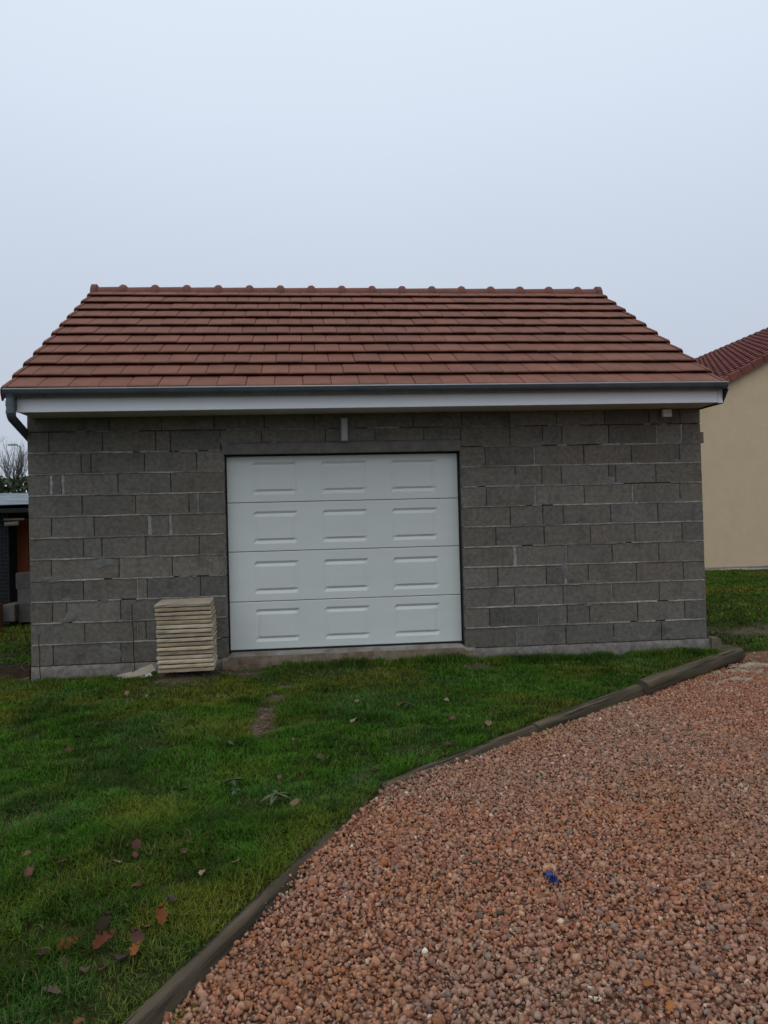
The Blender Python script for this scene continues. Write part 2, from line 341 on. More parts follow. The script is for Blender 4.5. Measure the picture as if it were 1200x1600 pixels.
def grass_color(X,Y):
    n1=fbm(X,Y,.9,41); n2=fbm(X,Y,3.2,47); n=len(X)
    g=np.array([[.038,.096,.008]]); yel=np.array([[.120,.108,.015]]); drk=np.array([[.023,.066,.007]]); blu=np.array([[.046,.104,.022]])
    a=np.clip((n1-.485)*4.5,0,.8)[:,None]; c=g*(1-a)+yel*a*.8+g*a*.2
    d=np.clip((.47-n2)*4,0,.7)[:,None]; c=c*(1-d)+drk*d
    e=np.clip((fbm(X,Y,2.1,53)-.55)*4,0,.6)[:,None]; c=c*(1-e)+blu*e
    c=c*(.55+.9*n2[:,None])*rng.uniform(.55,1.75,(n,1))
    dead=rng.random(n)<(.03+.10*np.clip((fbm(X,Y,2.6,59)-.5)*4,0,1)); c[dead]=np.array([.19,.135,.06])*rng.uniform(.6,1.2,(dead.sum(),1))
    return c
VS=[];T3=[];Q4=[];CS=[];off=0
def add_patch(x0,x1,y0,y1,dens,lmin,lmax,wid,lean,mask=None,cfix=None):
    global off
    n=int((x1-x0)*(y1-y0)*dens); X=rng.uniform(x0,x1,n); Y=rng.uniform(y0,y1,n)
    k=(Y>log_y(X)+.012)&~((X>-.03)&(X<6.83)&(Y>-.02)&(Y<5.7))
    k&=(rng.random(n)>bare(X,Y)*1.25)
    cl=fbm(X,Y,6.5,61); k&=(rng.random(n)<np.clip(2.4*(cl-.10),.3,1))
    if mask is not None: k&=mask(X,Y)
    X,Y,cl=X[k],Y[k],cl[k]
    ln=(lmin+(lmax-lmin)*np.clip((cl-.25)*1.6,0,1))*rng.uniform(.6,1.25,len(X))*(1-.6*np.clip(bare(X,Y),0,1))
    c=grass_color(X,Y)
    if cfix is not None: c=c*cfix
    v,t,q,cc=blades(X,Y,ln,np.full(len(X),wid)*rng.uniform(.7,1.3,len(X)),c,lean)
    VS.append(v);T3.append(t+off);Q4.append(q+off);CS.append(cc);off+=len(v)
inl=lambda X,Y: X>2.64+(Y+7.88)*-.385-.35
add_patch(.6,3.2,-6.0,-3.4,23000,.024,.072,.0030,.85,inl)
add_patch(-.4,5.4,-3.4,-1.4,14000,.024,.066,.0034,.8,inl)
add_patch(-1.2,7.1,-1.4,0.0,9500,.024,.055,.0042,.75)
add_patch(2.4,6.8,-.40,-.03,9500,.045,.105,.0042,.5)
add_patch(-.3,1.2,-.30,-.03,7000,.04,.08,.0042,.5)
add_patch(6.84,13.5,-.2,10.9,1500,.025,.07,.009,.7,cfix=np.array([[1.25,1.05,.9]]))
add_patch(-4.5,0,0,5.2,1700,.03,.07,.008,.7)
add_patch(-3.5,1.5,-6.5,-1.2,5000,.026,.06,.006,.8,lambda X,Y: ~inl(X,Y))
# tufts growing along the gravel side of the logs
for k,(px,py) in enumerate([(575,1236),(585,1226),(560,1246),(268,1592),(1085,1062),(1110,1055),(960,1085),(845,1150),(1120,1062),(1095,1058)]):
    q=at(px,py,2,-.13); X=rng.normal(q[0],.05,140); Y=rng.normal(q[1],.035,140)
    v,t,qq,cc=blades(X,Y,rng.uniform(.02,.05,140),np.full(140,.004),grass_color(X,Y)*1.1,.8)
    VS.append(v);T3.append(t+off);Q4.append(qq+off);CS.append(cc);off+=len(v)
tag(big_mesh('grass',np.concatenate(VS),np.concatenate(T3),np.concatenate(CS),m_grass,quads=np.concatenate(Q4)),
    kind='stuff',label='short damp green lawn grass',cat='grass')

# crumbs of earth on the bare patches
n=16000; CX=np.concatenate([rng.uniform(2.0,2.7,n//2),rng.uniform(1.0,4.6,n//2)]); CY=np.concatenate([rng.uniform(-2.9,-.8,n//2),rng.uniform(-1.0,-.02,n//2)])
k=rng.random(n)<np.clip(bare(CX,CY)-.25,0,1); CX,CY=CX[k],CY[k]; n=len(CX)
sz=np.clip(rng.lognormal(math.log(.0055),.5,n),.002,.02)
P=ICO[None]*(1+rng.uniform(-.35,.3,(n,12,1)))*sz[:,None,None]*np.array([1,1,.6]); P+=np.stack([CX,CY,gh(CX,CY)+sz*.2],-1)[:,None,:]
cc=np.array([[3.0,2.75,3.2]])*rng.uniform(.5,1.5,(n,1))
tag(big_mesh('soil_crumbs',P.reshape(-1,3),(ICF[None]+12*np.arange(n)[:,None,None]).reshape(-1,3),np.repeat(cc,12,0),m_soil),kind='stuff',label='crumbs of bare earth in the worn lawn',cat='soil')
# ------------------------------------------------------------------ garage
garage=empty('garage',(0,0,0),'garage of bare grey concrete blocks with a red tiled roof and white sectional door','garage')
H=.205
def block(b, T, outline, inset=.005, proud=.004, c=(1,1,1)):
    """one concrete block face: outline in wall coordinates (u,z), rough edges, bevelled towards the front"""
    pts=[]
    n=len(outline)
    for i in range(n):
        a=Vector(outline[i]+(0,)); e=Vector(outline[(i+1)%n]+(0,)); k=max(1,int((e-a).length/.055))
        for j in range(k):
            q=a.lerp(e,j/k); jt=0 if j==0 else .0022
            pts.append((q.x+random.uniform(-jt,jt),q.y+random.uniform(-jt,jt)))
    cx=sum(p[0] for p in pts)/len(pts); cz=sum(p[1] for p in pts)/len(pts)
    w2=max(p[0] for p in pts)-min(p[0] for p in pts); h2=max(p[1] for p in pts)-min(p[1] for p in pts)
    def shr(p,k):
        return (cx+(p[0]-cx)*max(0,(1-2*k/max(w2,.02))), cz+(p[1]-cz)*max(0,(1-2*k/max(h2,.02))))
    dp=random.uniform(-.002,.002)
    V=[T(p[0],.02,p[1]) for p in pts]+[T(*((lambda q:(q[0],-proud+.004-dp,q[1]))(shr(p,.0005)))) for p in pts]
    V+=[T(*((lambda q:(q[0],-proud-dp+random.uniform(0,.0012),q[1]))(shr(p,inset+random.uniform(-.0015,.003))))) for p in pts]
    m=len(pts); F=[]
    for r in range(2):
        for i in range(m):
            j=(i+1)%m; F.append((r*m+i,r*m+j,(r+1)*m+j,(r+1)*m+i))
    F.append(tuple(2*m+i for i in range(m)))
    b.add(V,F,0,c)
def btint():
    k=1.06*random.choice([1,1,1,.92,1.09,.86,1.16,1.04]); t=random.uniform(-.3,1)*.04; u=random.random()
    if u<.12: return (k*.90,k*.92,k*.955)
    return (k*(1+t),k,k*(1-t))
def hmortar(b,T,u0,u1,z,miss=.28,seed=0.):
    n=max(2,int((u1-u0)/.02)); st=[]
    for i in range(n+1):
        u=u0+(u1-u0)*i/n
        a=float(vnoise(u,z*7,9,seed+2)); g=float(vnoise(u,z*11,2.2,seed+5))*.72+.28*float(vnoise(u,z*5,11,seed+9))
        st.append((u,a,g))
    run=[]
    def flush(run):
        if len(run)<2: return
        V=[];F=[]
        for (u,a,g) in run:
            h1=.0045+.011*a+random.uniform(0,.004); h2=.004+.008*(1-a)+random.uniform(0,.004); y=-.0075-.005*a
            V+=[T(u,.004,z-h1-.003),T(u,y,z-h1*.4),T(u,y+.0015,z+h2*.5),T(u,.004,z+h2+.002)]
        for i in range(len(run)-1):
            for j in range(3):
                q=i*4+j; F.append((q,q+4,q+5,q+1))
        e0=len(b.c); b.add(V,F,1)
        for i,(u,a,g) in enumerate(run):
            k=.42+.85*float(vnoise(u,z*3,3.1,seed+11)); 
            for j in range(4): b.c[e0+i*4+j]=(k,k*.985,k*.96)
    for s_ in st:
        if s_[2]<miss: flush(run); run=[]
        else: run.append(s_)
    flush(run)
def vmortar(b,T,u,z0,z1,w):
    n=8; V=[];F=[]
    for i in range(n+1):
        z=z0+(z1-z0)*i/n; l=w*.5*random.uniform(.75,1.2); r=w*.5*random.uniform(.75,1.2); y=-.004-random.uniform(0,.003)
        V+=[T(u-l,.003,z),T(u-l*.5,y,z),T(u+r*.5,y,z),T(u+r,.003,z)]
    for i in range(n):
        for j in range(3):
            q=i*4+j; F.append((q,q+1,q+5,q+4))
    b.add(V,F,1)
def patch(b,T,u,z,ru,rz,seed):                  # smear of mortar lying on the blocks
    n=22; V=[T(u,-.0085,z)]
    r2=random.Random(seed); ph=[r2.uniform(0,6.28) for _ in range(3)]
    for ring,(k,y) in enumerate(((.6,-.0082),(1.0,-.0035))):
        for i in range(n):
            q=2*math.pi*i/n; k2=k*(1+.2*math.sin(2*q+ph[0])+.14*math.sin(3*q+ph[1])+.16*r2.uniform(-1,1))
            V.append(T(u+ru*k2*math.cos(q),y,z+rz*k2*math.sin(q)))
    F=[(0,1+i,1+(i+1)%n) for i in range(n)]+[(1+i,1+n+i,1+n+(i+1)%n,1+(i+1)%n) for i in range(n)]
    b.add(V,F,3)
LJ=[1041,1008.4,976,942.8,908.4,876.6,842,808.4,775,742.8,707.8,672.5,640]
def upx(px,k):                                   # photo column of a joint in course k -> place along the wall
    ym=(LJ[k-1]+LJ[min(k,12)])/2-.042*(px-45)*(1 if k<6 else .75 if k<9 else .45)
    return float(at(px,ym,1,0.0)[0])
FL={1:[83.2,189.3,272],2:[132.5,(215.2,1),228.3,313],3:[82.1,104.5,188.3,270],4:[130.7,(215.2,2),230.1,313.3],5:[80.5,186.1,269.3],
    6:[130.7,159.2,228,311.5],7:[80.5,147.2,(234.1,5),(266.7,4)],8:[128.3,212,295.2,(309.3,2)],9:[(80,4),(98.7,4),184.3,266.7],10:[126.7,142.1,225.9,307.5]}
FR={1:[(807.3,1),884.3,959.2,1033.5],2:[765.3,(841.2,1),(854.4,1),886,921.5,996.3,1069.6],3:[804,879.7,(955.6,2),1030],
    4:[(764.2,1),777.9,853.6,(883.3,4),918.9,994,1067.4],5:[(804.5,5),(884.3,2),956,1029],6:[774.8,850.3,922.5,992.2,1065.6],
    7:[797,848,879.7,954,1027.4],8:[759.6,(835.7,3),912.7,(988,3),1062.2],9:[805,846.7,876.9,951,962,1024.7],10:[757.7,(834.7,3),912,986,1061.3]}
FT={11:[76.5,160,243.2,266.1],12:[130.7,170.7,252,334,412.7,490,565,645,721,795,868.7,944,1013,1062]}
FM=[408.3,508.3,585.7,661.7]
FTR=[796.6,847.2,877.8,951,(1025.6,3),(1064,4)]
T0=lambda u,d,z:(u,d,z)
wb=MB()
X0,X1=0.0,6.80; DL,DR=1.866,4.228
def course(b,T,u0,u1,z0,z1,joints):
    cuts=[]; prev=u0
    for (u,w) in joints:
        g=.0035 if w==0 else w*.5
        if u-g-prev>.02: block(b,T,[(prev,z0),(u-g,z0),(u-g,z1),(prev,z1)],c=btint())
        if w: vmortar(b,T,u,z0,z1,w)
        prev=u+g
    if u1-prev>.02: block(b,T,[(prev,z0),(u1,z0),(u1,z1),(prev,z1)],c=btint())
def jl(lst,k):
    o=[]
    for q in lst:
        if isinstance(q,tuple): o.append((upx(q[0],k),{1:.010,2:.014,3:.018,4:.034,5:.040}[q[1]]))
        else: o.append((upx(q,k),0))
    return o
G_=.0045
for k in range(1,11):
    z0=(k-1)*H+G_; z1=k*H-G_
    course(wb,T0,X0,DL,z0,z1,jl(FL[k],k)); course(wb,T0,DR,X1,z0,z1,jl(FR[k],k))
course(wb,T0,X0,1.83,2.05+G_,2.255-G_,jl(FT[11],11)); course(wb,T0,4.245,X1,2.05+G_,2.255-G_,jl(FTR,11))
course(wb,T0,1.836,4.239,2.124,2.255-G_,jl(FM,11))
course(wb,T0,X0,X1,2.255+G_,2.44,jl(FT[12],12))
for k in range(1,11):
    hmortar(wb,T0,X0+.01,DL-.01,k*H,.27 if k>7 else .21,k); hmortar(wb,T0,DR+.01,X1-.01,k*H,.24,k+20)
hmortar(wb,T0,X0+.01,X1-.01,2.255,.5,3)
for (px,py,ru,rz) in [(805,755,.06,.10),(846,693,.05,.025),(953,752,.055,.05),(883,893,.035,.09),(172,1021,.085,.085),(350,686,.045,.07),(160,880,.10,.07),
                      (428,688,.05,.05),(565,660,.035,.05),(720,692,.06,.02),(110,965,.07,.05),(884,843,.05,.03)]:
    q=at(px,py,1,0.); patch(wb,T0,q[0],q[2],ru,rz,int(px))
pr2=random.Random(77)
for q_ in range(46):                             # mortar squeezed out and trowelled over the joints
    u=pr2.choice([pr2.uniform(.08,1.8),pr2.uniform(4.3,6.7),pr2.uniform(4.3,6.7)]); k=pr2.randint(0,10)
    patch(wb,T0,u,max(.03,k*H+pr2.uniform(-.02,.02)),pr2.uniform(.015,.075),pr2.uniform(.008,.028),q_+100)
block(wb,lambda u,d,z:(u,d-.004,z),[(6.70,2.052),(6.832,2.052),(6.832,2.166),(6.70,2.166)],c=(1.05,.98,.93))
wb.box(6.80,6.831,.016,.12,2.052,2.165,0)
# mortar core behind the front blocks
wb.box(X0+.006,DL-.002,.014,.2,-.01,2.012,2); wb.box(DR+.002,X1-.006,.014,.2,-.01,2.012,2)
wb.box(X0+.006,X1-.006,.0141,.2,2.013,2.50,2)
# side and back walls, plain half bond, gables cut to the roof slope
RY,RZ=2.82,4.44; BY=5.64
def roofz(y): return RZ-.577*abs(y-RY)
def plain_wall(T,u0,u1,gable):
    k=0
    while True:
        z0=k*H+G_; z1=(k+1)*H-G_
        if z0>(4.3 if gable else 2.5): break
        a0,a1=u0,u1; t0,t1=u0,u1
        if gable and z1>2.35:
            hb=(RZ-.06-z0)/.577; ht=max(0.0,(RZ-.06-z1)/.577)
            a0,a1=max(u0,RY-hb),min(u1,RY+hb); t0,t1=max(u0,RY-ht),min(u1,RY+ht)
        if a1-a0<.1: break
        u=a0; nxt=u0+(.5 if k%2 else .25)
        while nxt<=a0+.12: nxt+=.505
        while u<a1-.02:
            e=min(nxt,a1)
            if a1-e<.12: e=a1
            o=[(u,z0),(e-.004 if e<a1 else e,z0)]
            r_=min(e-.004 if e<a1 else t1,t1); l_=max(u if u>a0 else t0,t0)
            if r_-l_>.02: o+=[(r_,z1),(l_,z1)]
            else: o+=[((u+e)/2,z1)]
            block(wb,T,o,c=btint()); u=e+.004; nxt=e+.505
        hmortar(wb,T,t0+.02,t1-.02,(k+1)*H,.3,k+7); k+=1
plain_wall(lambda u,d,z:(X0+d,u,z),.022,BY,True)
plain_wall(lambda u,d,z:(X1-d,u,z),.022,BY,True)
plain_wall(lambda u,d,z:(u,BY-d,z),X0+.022,X1-.022,False)
for xa,xb in ((X0+.014,X0+.2),(X1-.2,X1-.014)):
    prof=[(.21,-.01),(BY-.21,-.01),(BY-.21,2.75),(RY,RZ-.08),(.21,2.75)]
    V=[(xa,y,z) for y,z in prof]+[(xb,y,z) for y,z in prof]; n=5
    wb.add(V,[tuple(range(n)),tuple(range(2*n-1,n-1,-1))]+[(i,i+n,(i+1)%n+n,(i+1)%n) for i in range(n)],2)
wb.box(X0+.006,X1-.006,BY-.2,BY-.014,-.01,2.50,2)
wb.build('wall',[m_block,m_mortar,m_gap,m_smear],garage)

# foundation: rough footing showing under the lowest course
fb=MB(); n=int(6.86/.04)
def strip_found(Tf,u0,u1):
    n=int((u1-u0)/.04); V=[];F=[]
    for i in range(n+1):
        u=u0+(u1-u0)*i/n
        a=float(fbm(u,1.3,5,71))-.5; c_=float(fbm(u,4.1,9,72))-.5
        e_=float(vnoise(u,7.7,22,73))-.5; V+=[Tf(u,.02,.001+.006*c_),Tf(u,-.004-.014*max(0,a)-.006*e_,-.003+.014*c_+.006*e_),Tf(u,-.014-.035*max(0,a)-.012*c_-.012*e_,-.045+.025*c_),Tf(u,-.024-.06*max(0,a)-.016*c_+.012*e_,-.095+.02*e_),Tf(u,-.035-.06*max(0,a)+.01*e_,-.24)]
    for i in range(n):
        for j in range(4):
            q=i*5+j; F.append((q,q+1,q+6,q+5))
    fb.add(V,F)
strip_found(lambda u,d,z:(u,d,z),0.0,DL+.02); strip_found(lambda u,d,z:(u,d,z),DR-.02,6.83)
strip_found(lambda u,d,z:(X0+d,u,z),.0,BY); strip_found(lambda u,d,z:(X1-d,u,z),.0,BY); strip_found(lambda u,d,z:(u,BY-d,z),0.,6.8)
fb.build('foundation',m_found,garage,smooth=True)
# threshold slab under the door
tb=MB(); V=[];F=[]; n=60
for i in range(n+1):
    u=DL-.06+(DR+.16-DL)*i/n; a=float(fbm(u,2.2,6,75))-.5; c_=float(fbm(u,8.2,14,76))-.5
    zt=.045 if DL<u<DR else .012
    V+=[(u,.16,zt+.004),(u,-.008+.012*a,zt-.002+.006*c_),(u,-.022-.02*a,zt-.03+.02*a),(u,-.035-.06*max(0,a)-.02*c_,-.03+.02*c_),(u,-.06-.05*max(0,a),-.085),(u,-.07,-.2)]
for i in range(n):
    for j in range(5):
        q=i*6+j; F.append((q,q+1,q+7,q+6))
tb.add(V,F); tb.mi=[0 if i%5<2 else 1 for i in range(len(F))]; tb.build('threshold',[m_thresh,m_dirtcon],garage,smooth=True)
# lintel
lb=MB(); V=[];F=[]; n=60; A,B_=1.845,4.236
for i in range(n+1):
    u=A+(B_-A)*i/n; a=float(fbm(u,5.5,7,81))-.5; c_=float(fbm(u,1.5,12,82))-.5
    V+=[(u,.2,2.013),(u,-.010,2.012+.004*c_),(u,-.014-.006*a,2.04),(u,-.013-.01*a,2.10+.008*c_),(u,.004,2.123+.008*a)]
for i in range(n):
    for j in range(4):
        q=i*5+j; F.append((q,q+5,q+6,q+1))
F+= [(0,1,2,3,4),tuple(n*5+j for j in (4,3,2,1,0))]
lb.add(V,F); lb.build('lintel',m_lintel,garage)

# garage door: four sections, each with three grooved cassettes
door=empty('garage_door'); door.parent=garage
seams=[.062,.541,1.041,1.533,1.998]; cass=[(2.126,2.571),(2.819,3.277),(3.526,3.998)]
DX0,DX1=1.878,4.214; DY=.10
for s in range(4):
    z0,z1=seams[s]+.0018,seams[s+1]-.0018; b=MB()
    xsn=[DX0]; 
    for c0,c1 in cass: xsn+=[c0,c1]
    xsn.append(DX1); c0z=seams[s]+.079; c1z=c0z+.322
    if s==0: c0z+=.0
    zz=[z0+.006,c0z-.004,c1z+.002,z1-.006]
    def yv(z): return DY
    # face with holes for the cassettes
    for i in range(len(xsn)-1):
        for j in range(3):
            if j==1 and i%2==1: continue
            b.add([(xsn[i],DY,zz[j]),(xsn[i+1],DY,zz[j]),(xsn[i+1],DY,zz[j+1]),(xsn[i],DY,zz[j+1])],[(0,1,2,3)])
    # rolled edges of the section
    for (za,zb,zc) in ((z0+.006,z0+.001,z0),(z1-.006,z1-.001,z1)):
        V=[(DX0,DY,za),(DX1,DY,za),(DX1,DY+.004,zb),(DX0,DY+.004,zb),(DX1,DY+.02,zc),(DX0,DY+.02,zc)]
        f=[(0,1,2,3),(3,2,4,5)]
        if za<zb: f=[t for t in f]
        else: f=[t[::-1] for t in f]
        b.add(V,f)
    for (xa,sg) in ((DX0,1),(DX1,-1)):
        b.add([(xa,DY,z0),(xa,DY+.04,z0),(xa,DY+.04,z1),(xa,DY,z1)],[(0,1,2,3) if sg>0 else (3,2,1,0)])
    b.add([(DX0,DY+.02,z0),(DX1,DY+.02,z0),(DX1,DY+.02,z1),(DX0,DY+.02,z1)],[(3,2,1,0)])
    for c0,c1 in cass:
        gx=[c0,c0+.026,c0+.056,c1-.056,c1-.026,c1]; gz=[c0z-.004,c0z+.030,c0z+.052,c1z-.054,c1z-.022,c1z+.002]
        V=[]; F=[]
        for j,z in enumerate(gz):
            for i,x in enumerate(gx):
                d=.0175 if (j in (1,4) and 1<=i<=4) else (.0085 if (i in (1,4) and 2<=j<=3) else 0.0)
                V.append((x,DY+d,z))
        for j in range(5):
            for i in range(5): F.append((j*6+i,j*6+i+1,j*6+i+7,j*6+i+6))
        b.add(V,F)
    b.build('door_panel',m_door,door)
b=MB()
b.box(DL+.001,DX0-.001,.092,.15,.05,2.010,0); b.box(DX1+.001,DR-.001,.092,.15,.05,2.010,0)
b.box(DX0,DX1,.092,.15,1.9985,2.0115,0); b.box(DX0,DX1,.094,.15,.048,.0615,0)
b.build('door_seal',m_seal,door)
b=MB(); b.box(DL,DR,.155,.18,.05,2.01,0); b.build('door_backing',m_seal,door)

# roof: tiles row by row on both slopes
roof=None
rb=MB(); TH=R(30); cs,sn=math.cos(TH),math.sin(TH); EY,EZ=-.455,2.565; GA=.3435; NROW=11
rc=random.Random(5)
def slope(side):
    if side>0: return lambda u,s,n:(u, EY+s*cs-n*sn, EZ+s*sn+n*cs)
    return lambda u,s,n:(u, 2*RY-(EY+s*cs-n*sn), EZ+s*sn+n*cs)
def tile(T,u0,u1,s0,L_,c,flip):
    j=rc.uniform(-.0025,.0025); tw=rc.uniform(-.0015,.0015); s0+=rc.uniform(-.003,.003)
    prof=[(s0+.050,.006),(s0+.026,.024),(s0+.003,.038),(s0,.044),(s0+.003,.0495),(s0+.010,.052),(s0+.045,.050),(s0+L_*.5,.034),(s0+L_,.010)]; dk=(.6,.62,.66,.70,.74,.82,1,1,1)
    V=[];F=[]
    ul=[u0,u0+.006,u0+(u1-u0)*.33,u0+(u1-u0)*.66,u1-.006,u1]; up=[-.005,0,.0012,.0012,0,-.005]
    for s_,n_ in prof:
        for k,u in enumerate(ul): V.append(T(u,s_,n_+j+tw*(k-2.5)/2.5+up[k]))
    m=len(ul)
    for i in range(len(prof)-1):
        for k in range(m-1):
            q=i*m+k; t=(q,q+1,q+m+1,q+m); F.append(t if not flip else t[::-1])
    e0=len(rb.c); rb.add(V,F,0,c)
    st_=rc.uniform(.7,1.15)                      # algae on the lower lip, plus the course's shadow line darkened into the tint
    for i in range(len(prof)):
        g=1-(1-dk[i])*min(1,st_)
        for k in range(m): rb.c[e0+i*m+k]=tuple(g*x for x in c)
def verge(T,ua,sgn,s0,L_,c,flip):
    pr=[(0,.053),(.018,.059),(.036,.055),(.052,.036),(.058,.004),(.060,-.075),(.05,-.078)]
    V=[];F=[]; m=len(pr)
    for s_,dn in ((s0+.012,-.035),(s0-.003,-.008),(s0+.010,.002),(s0+L_*.5,-.016),(s0+L_,-.042)):
        for k,(a,n_) in enumerate(pr): V.append(T(ua+sgn*a,s_,n_+dn*(1 if k<5 else .3)))
    for i in range(4):
        for k in range(m-1):
            q=i*m+k; t=(q,q+1,q+m+1,q+m); F.append(t if (sgn>0)!=flip else t[::-1])
    V.append(T(ua,s0+.006,.0)); F.append((0,m-1,m-2,m-3,m-4,m-5,m-6))
    rb.add(V,F,0,c)
UA,UB=-.018,6.80; TW=(UB-UA)/25.5
def tt():
    k=rc.uniform(.91,1.09)
    if rc.random()<.05: k*=.86
    t=rc.uniform(-.035,.035); return (k*(1+t*.4),k*(1+t),k*(1+t))
for side in (1,-1):
    T=slope(side); fl=(side<0)
    for r in range(NROW):
        s0=r*GA; us=[UA]
        u=UA+(TW if r%2==0 else TW*.5)
        while u<UB-.02: us.append(u); u+=TW
        us.append(UB)
        L_=GA+.05 if r<NROW-1 else GA-.01
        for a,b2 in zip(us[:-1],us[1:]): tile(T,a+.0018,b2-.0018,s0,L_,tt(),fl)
        verge(T,UA,-1,s0,L_,tt(),fl); verge(T,UB,1,s0,L_,tt(),fl)
# unseen dark decking added under the tiles to block light
for side in (1,-1):
    T=slope(side); rb.box(UA-.05,UB+.05,-.0+.02,NROW*GA-.02,-.06,-.004,1,T=T)
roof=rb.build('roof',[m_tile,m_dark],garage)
# ridge: rolled caps with collars
q=MB(); CZ=4.412; r0=.104
def arch(u,r,a=115,n=14): return [(u,RY+r*math.sin(R(-a+2*a*i/n)),CZ+r*math.cos(R(-a+2*a*i/n))) for i in range(n+1)]
def shell(rings):
    V=[p for r in rings for p in r]; m=len(rings[0]); F=[]
    for i in range(len(rings)-1):
        for k in range(m-1):
            t=i*m+k; F.append((t,t+m,t+m+1,t+1))
    q.add(V,F)
RA,RB=-.055,6.835; colx=[.33+.4135*i for i in range(16)]
px0=RA
for i,cx in enumerate(colx+[RB]):
    dr=rc.uniform(-.003,.003)
    shell([arch(px0,r0-.003+dr),arch(cx,r0+.004+dr)]); px0=cx
    if i<len(colx):
        shell([arch(cx-.055,r0+.004),arch(cx-.045,r0+.018),arch(cx-.02,r0+.031),arch(cx+.012,r0+.031),arch(cx+.035,r0+.018),arch(cx+.045,r0+.003)])
q.build('ridge_cap',m_ridge,roof,smooth=True)
for (xa,xb) in ((RA-.025,RA+.05),(RB-.05,RB+.025)):
    q=MB(); shell([arch(xa,.01),arch(xa,r0+.02),arch(xa+.008,r0+.034),arch(xb-.008,r0+.034),arch(xb,r0+.022),arch(xb,.01)])
    q.build('ridge_end',m_ridge,roof)

# eaves: fascia, soffit, gutter, brackets, downpipe
fz=lambda x:2.382+.026*x/6.8
b=MB()
T=lambda x,y,z:(x,y,z+fz(x))
b.bbox(.062,6.752,-.452,-.432,0,.175,.003,T=T); b.build('fascia_board',m_pvc,garage)
b=MB(); b.bbox(6.753,6.802,-.458,-.425,-.006,.175,.003,T=T); b.build('fascia_end',m_pvc,garage)
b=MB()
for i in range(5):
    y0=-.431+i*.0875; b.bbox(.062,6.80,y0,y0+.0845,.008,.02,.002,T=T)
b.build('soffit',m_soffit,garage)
for side,xa in ((0,.030),(1,6.800)):            # dark boards closing the eave ends and running up the verges
    b=MB(); o=.0 if side==0 else 0
    zc=EZ-.07; xa2=xa+ (.031 if side==0 else .018)
    prof=[(-.545,zc+.03),(-.43,2.40),(0.02,2.405),(RY,RZ-.24),(RY,RZ-.02),(-.44,zc+.05)]
    V=[(xa,y,z) for y,z in prof]+[(xa2,y,z) for y,z in prof]; n=len(prof)
    b.add(V,[tuple(range(n)),tuple(range(2*n-1,n-1,-1))]+[(i,i+n,(i+1)%n+n,(i+1)%n) for i in range(n)])
    b.build('verge_board',m_dark,garage)
gzc=lambda x:2.573+.015*x/6.8
GYC=-.517; GR=.062; GX0,GX1=-.012,6.800
b=MB(); V=[];F=[]; ns=24; na=12
for i in range(ns+1):
    x=GX0+(GX1-GX0)*i/ns
    for rr in (GR,GR-.004):
        for k in range(na+1):
            a=math.pi+math.pi*k/na; V.append((x,GYC+rr*math.cos(a),gzc(x)+rr*math.sin(a)))
m=2*(na+1)
for i in range(ns):
    for k in range(na):
        t=i*m+k; F.append((t,t+1,t+m+1,t+m)); t=i*m+na+1+k; F.append((t,t+m,t+m+1,t+1))
for i in (0,ns):
    F.append(tuple(i*m+k for k in range(na+1)))
b.add(V,F); gut=b.build('gutter',m_zinc,garage,smooth=True)
b=MB(); b.tube([(GX0,GYC-GR,gzc(GX0)),(GX1,GYC-GR,gzc(GX1))],.0085,8); b.build('gutter_lip',m_lip,gut,smooth=True)
for px in (67,170,273,380,487,590,690,790,886,990,1083):
    x=float(at(px,615,1,-.55)[0]); b=MB(); V=[];F=[]
    for k in range(9):
        a=math.pi*1.08+math.pi*.75*k/8; rr=GR+.003
        for dx in (-.009,.009): V.append((x+dx,GYC+rr*math.cos(a),gzc(x)+rr*math.sin(a)))
    for k in range(8): F.append((2*k,2*k+1,2*k+3,2*k+2))
    b.add(V,F); b.build('gutter_bracket',m_zinc,gut)
b=MB(); px_=.036; pr=.040
def bend(p0,p1,p2,n=7): return [tuple((Vector(p0)*(1-t)+Vector(p1)*t)*(1-t)+(Vector(p1)*(1-t)+Vector(p2)*t)*t) for t in [i/n for i in range(n+1)]]
path=[(px_,GYC,gzc(0)-.045),(px_,GYC,2.40)]+bend((px_,GYC,2.385),(px_,GYC,2.335),(px_-.02,GYC+.10,2.328))+bend((-.06,.30,2.215),(-.062,.40,2.185),(-.062,.40,2.08))+[(-.062,.40,-.12)]
b.tube(path,pr,16)
for z,h in ((2.455,.022),(2.375,.012)):
    b.tube([(px_,GYC,z-h),(px_,GYC,z+h)],pr+.004,16)
b.tube([(px_,GYC,2.50),(px_,GYC,2.535)],[pr,pr+.012],16)
b.build('downpipe',m_zinc,garage,smooth=False)

# wall lamp and junction box
wl=empty('wall_lamp',(0,0,0)); wl.parent=garage
b=MB(); b.bbox(3.018,3.093,-.028,-.008,2.118,2.356,.004); b.build('lamp_body',m_lamp,wl)
b=MB(); b.bbox(3.023,3.088,-.066,-.0285,2.123,2.351,.008); b.build('lamp_shade',m_lampd,wl)
b=MB(); b.bbox(6.372,6.468,-.055,-.007,2.325,2.405,.006); b.bbox(6.415,6.462,-.062,-.0555,2.352,2.372,.002); b.build('junction_box',m_pvc,garage)

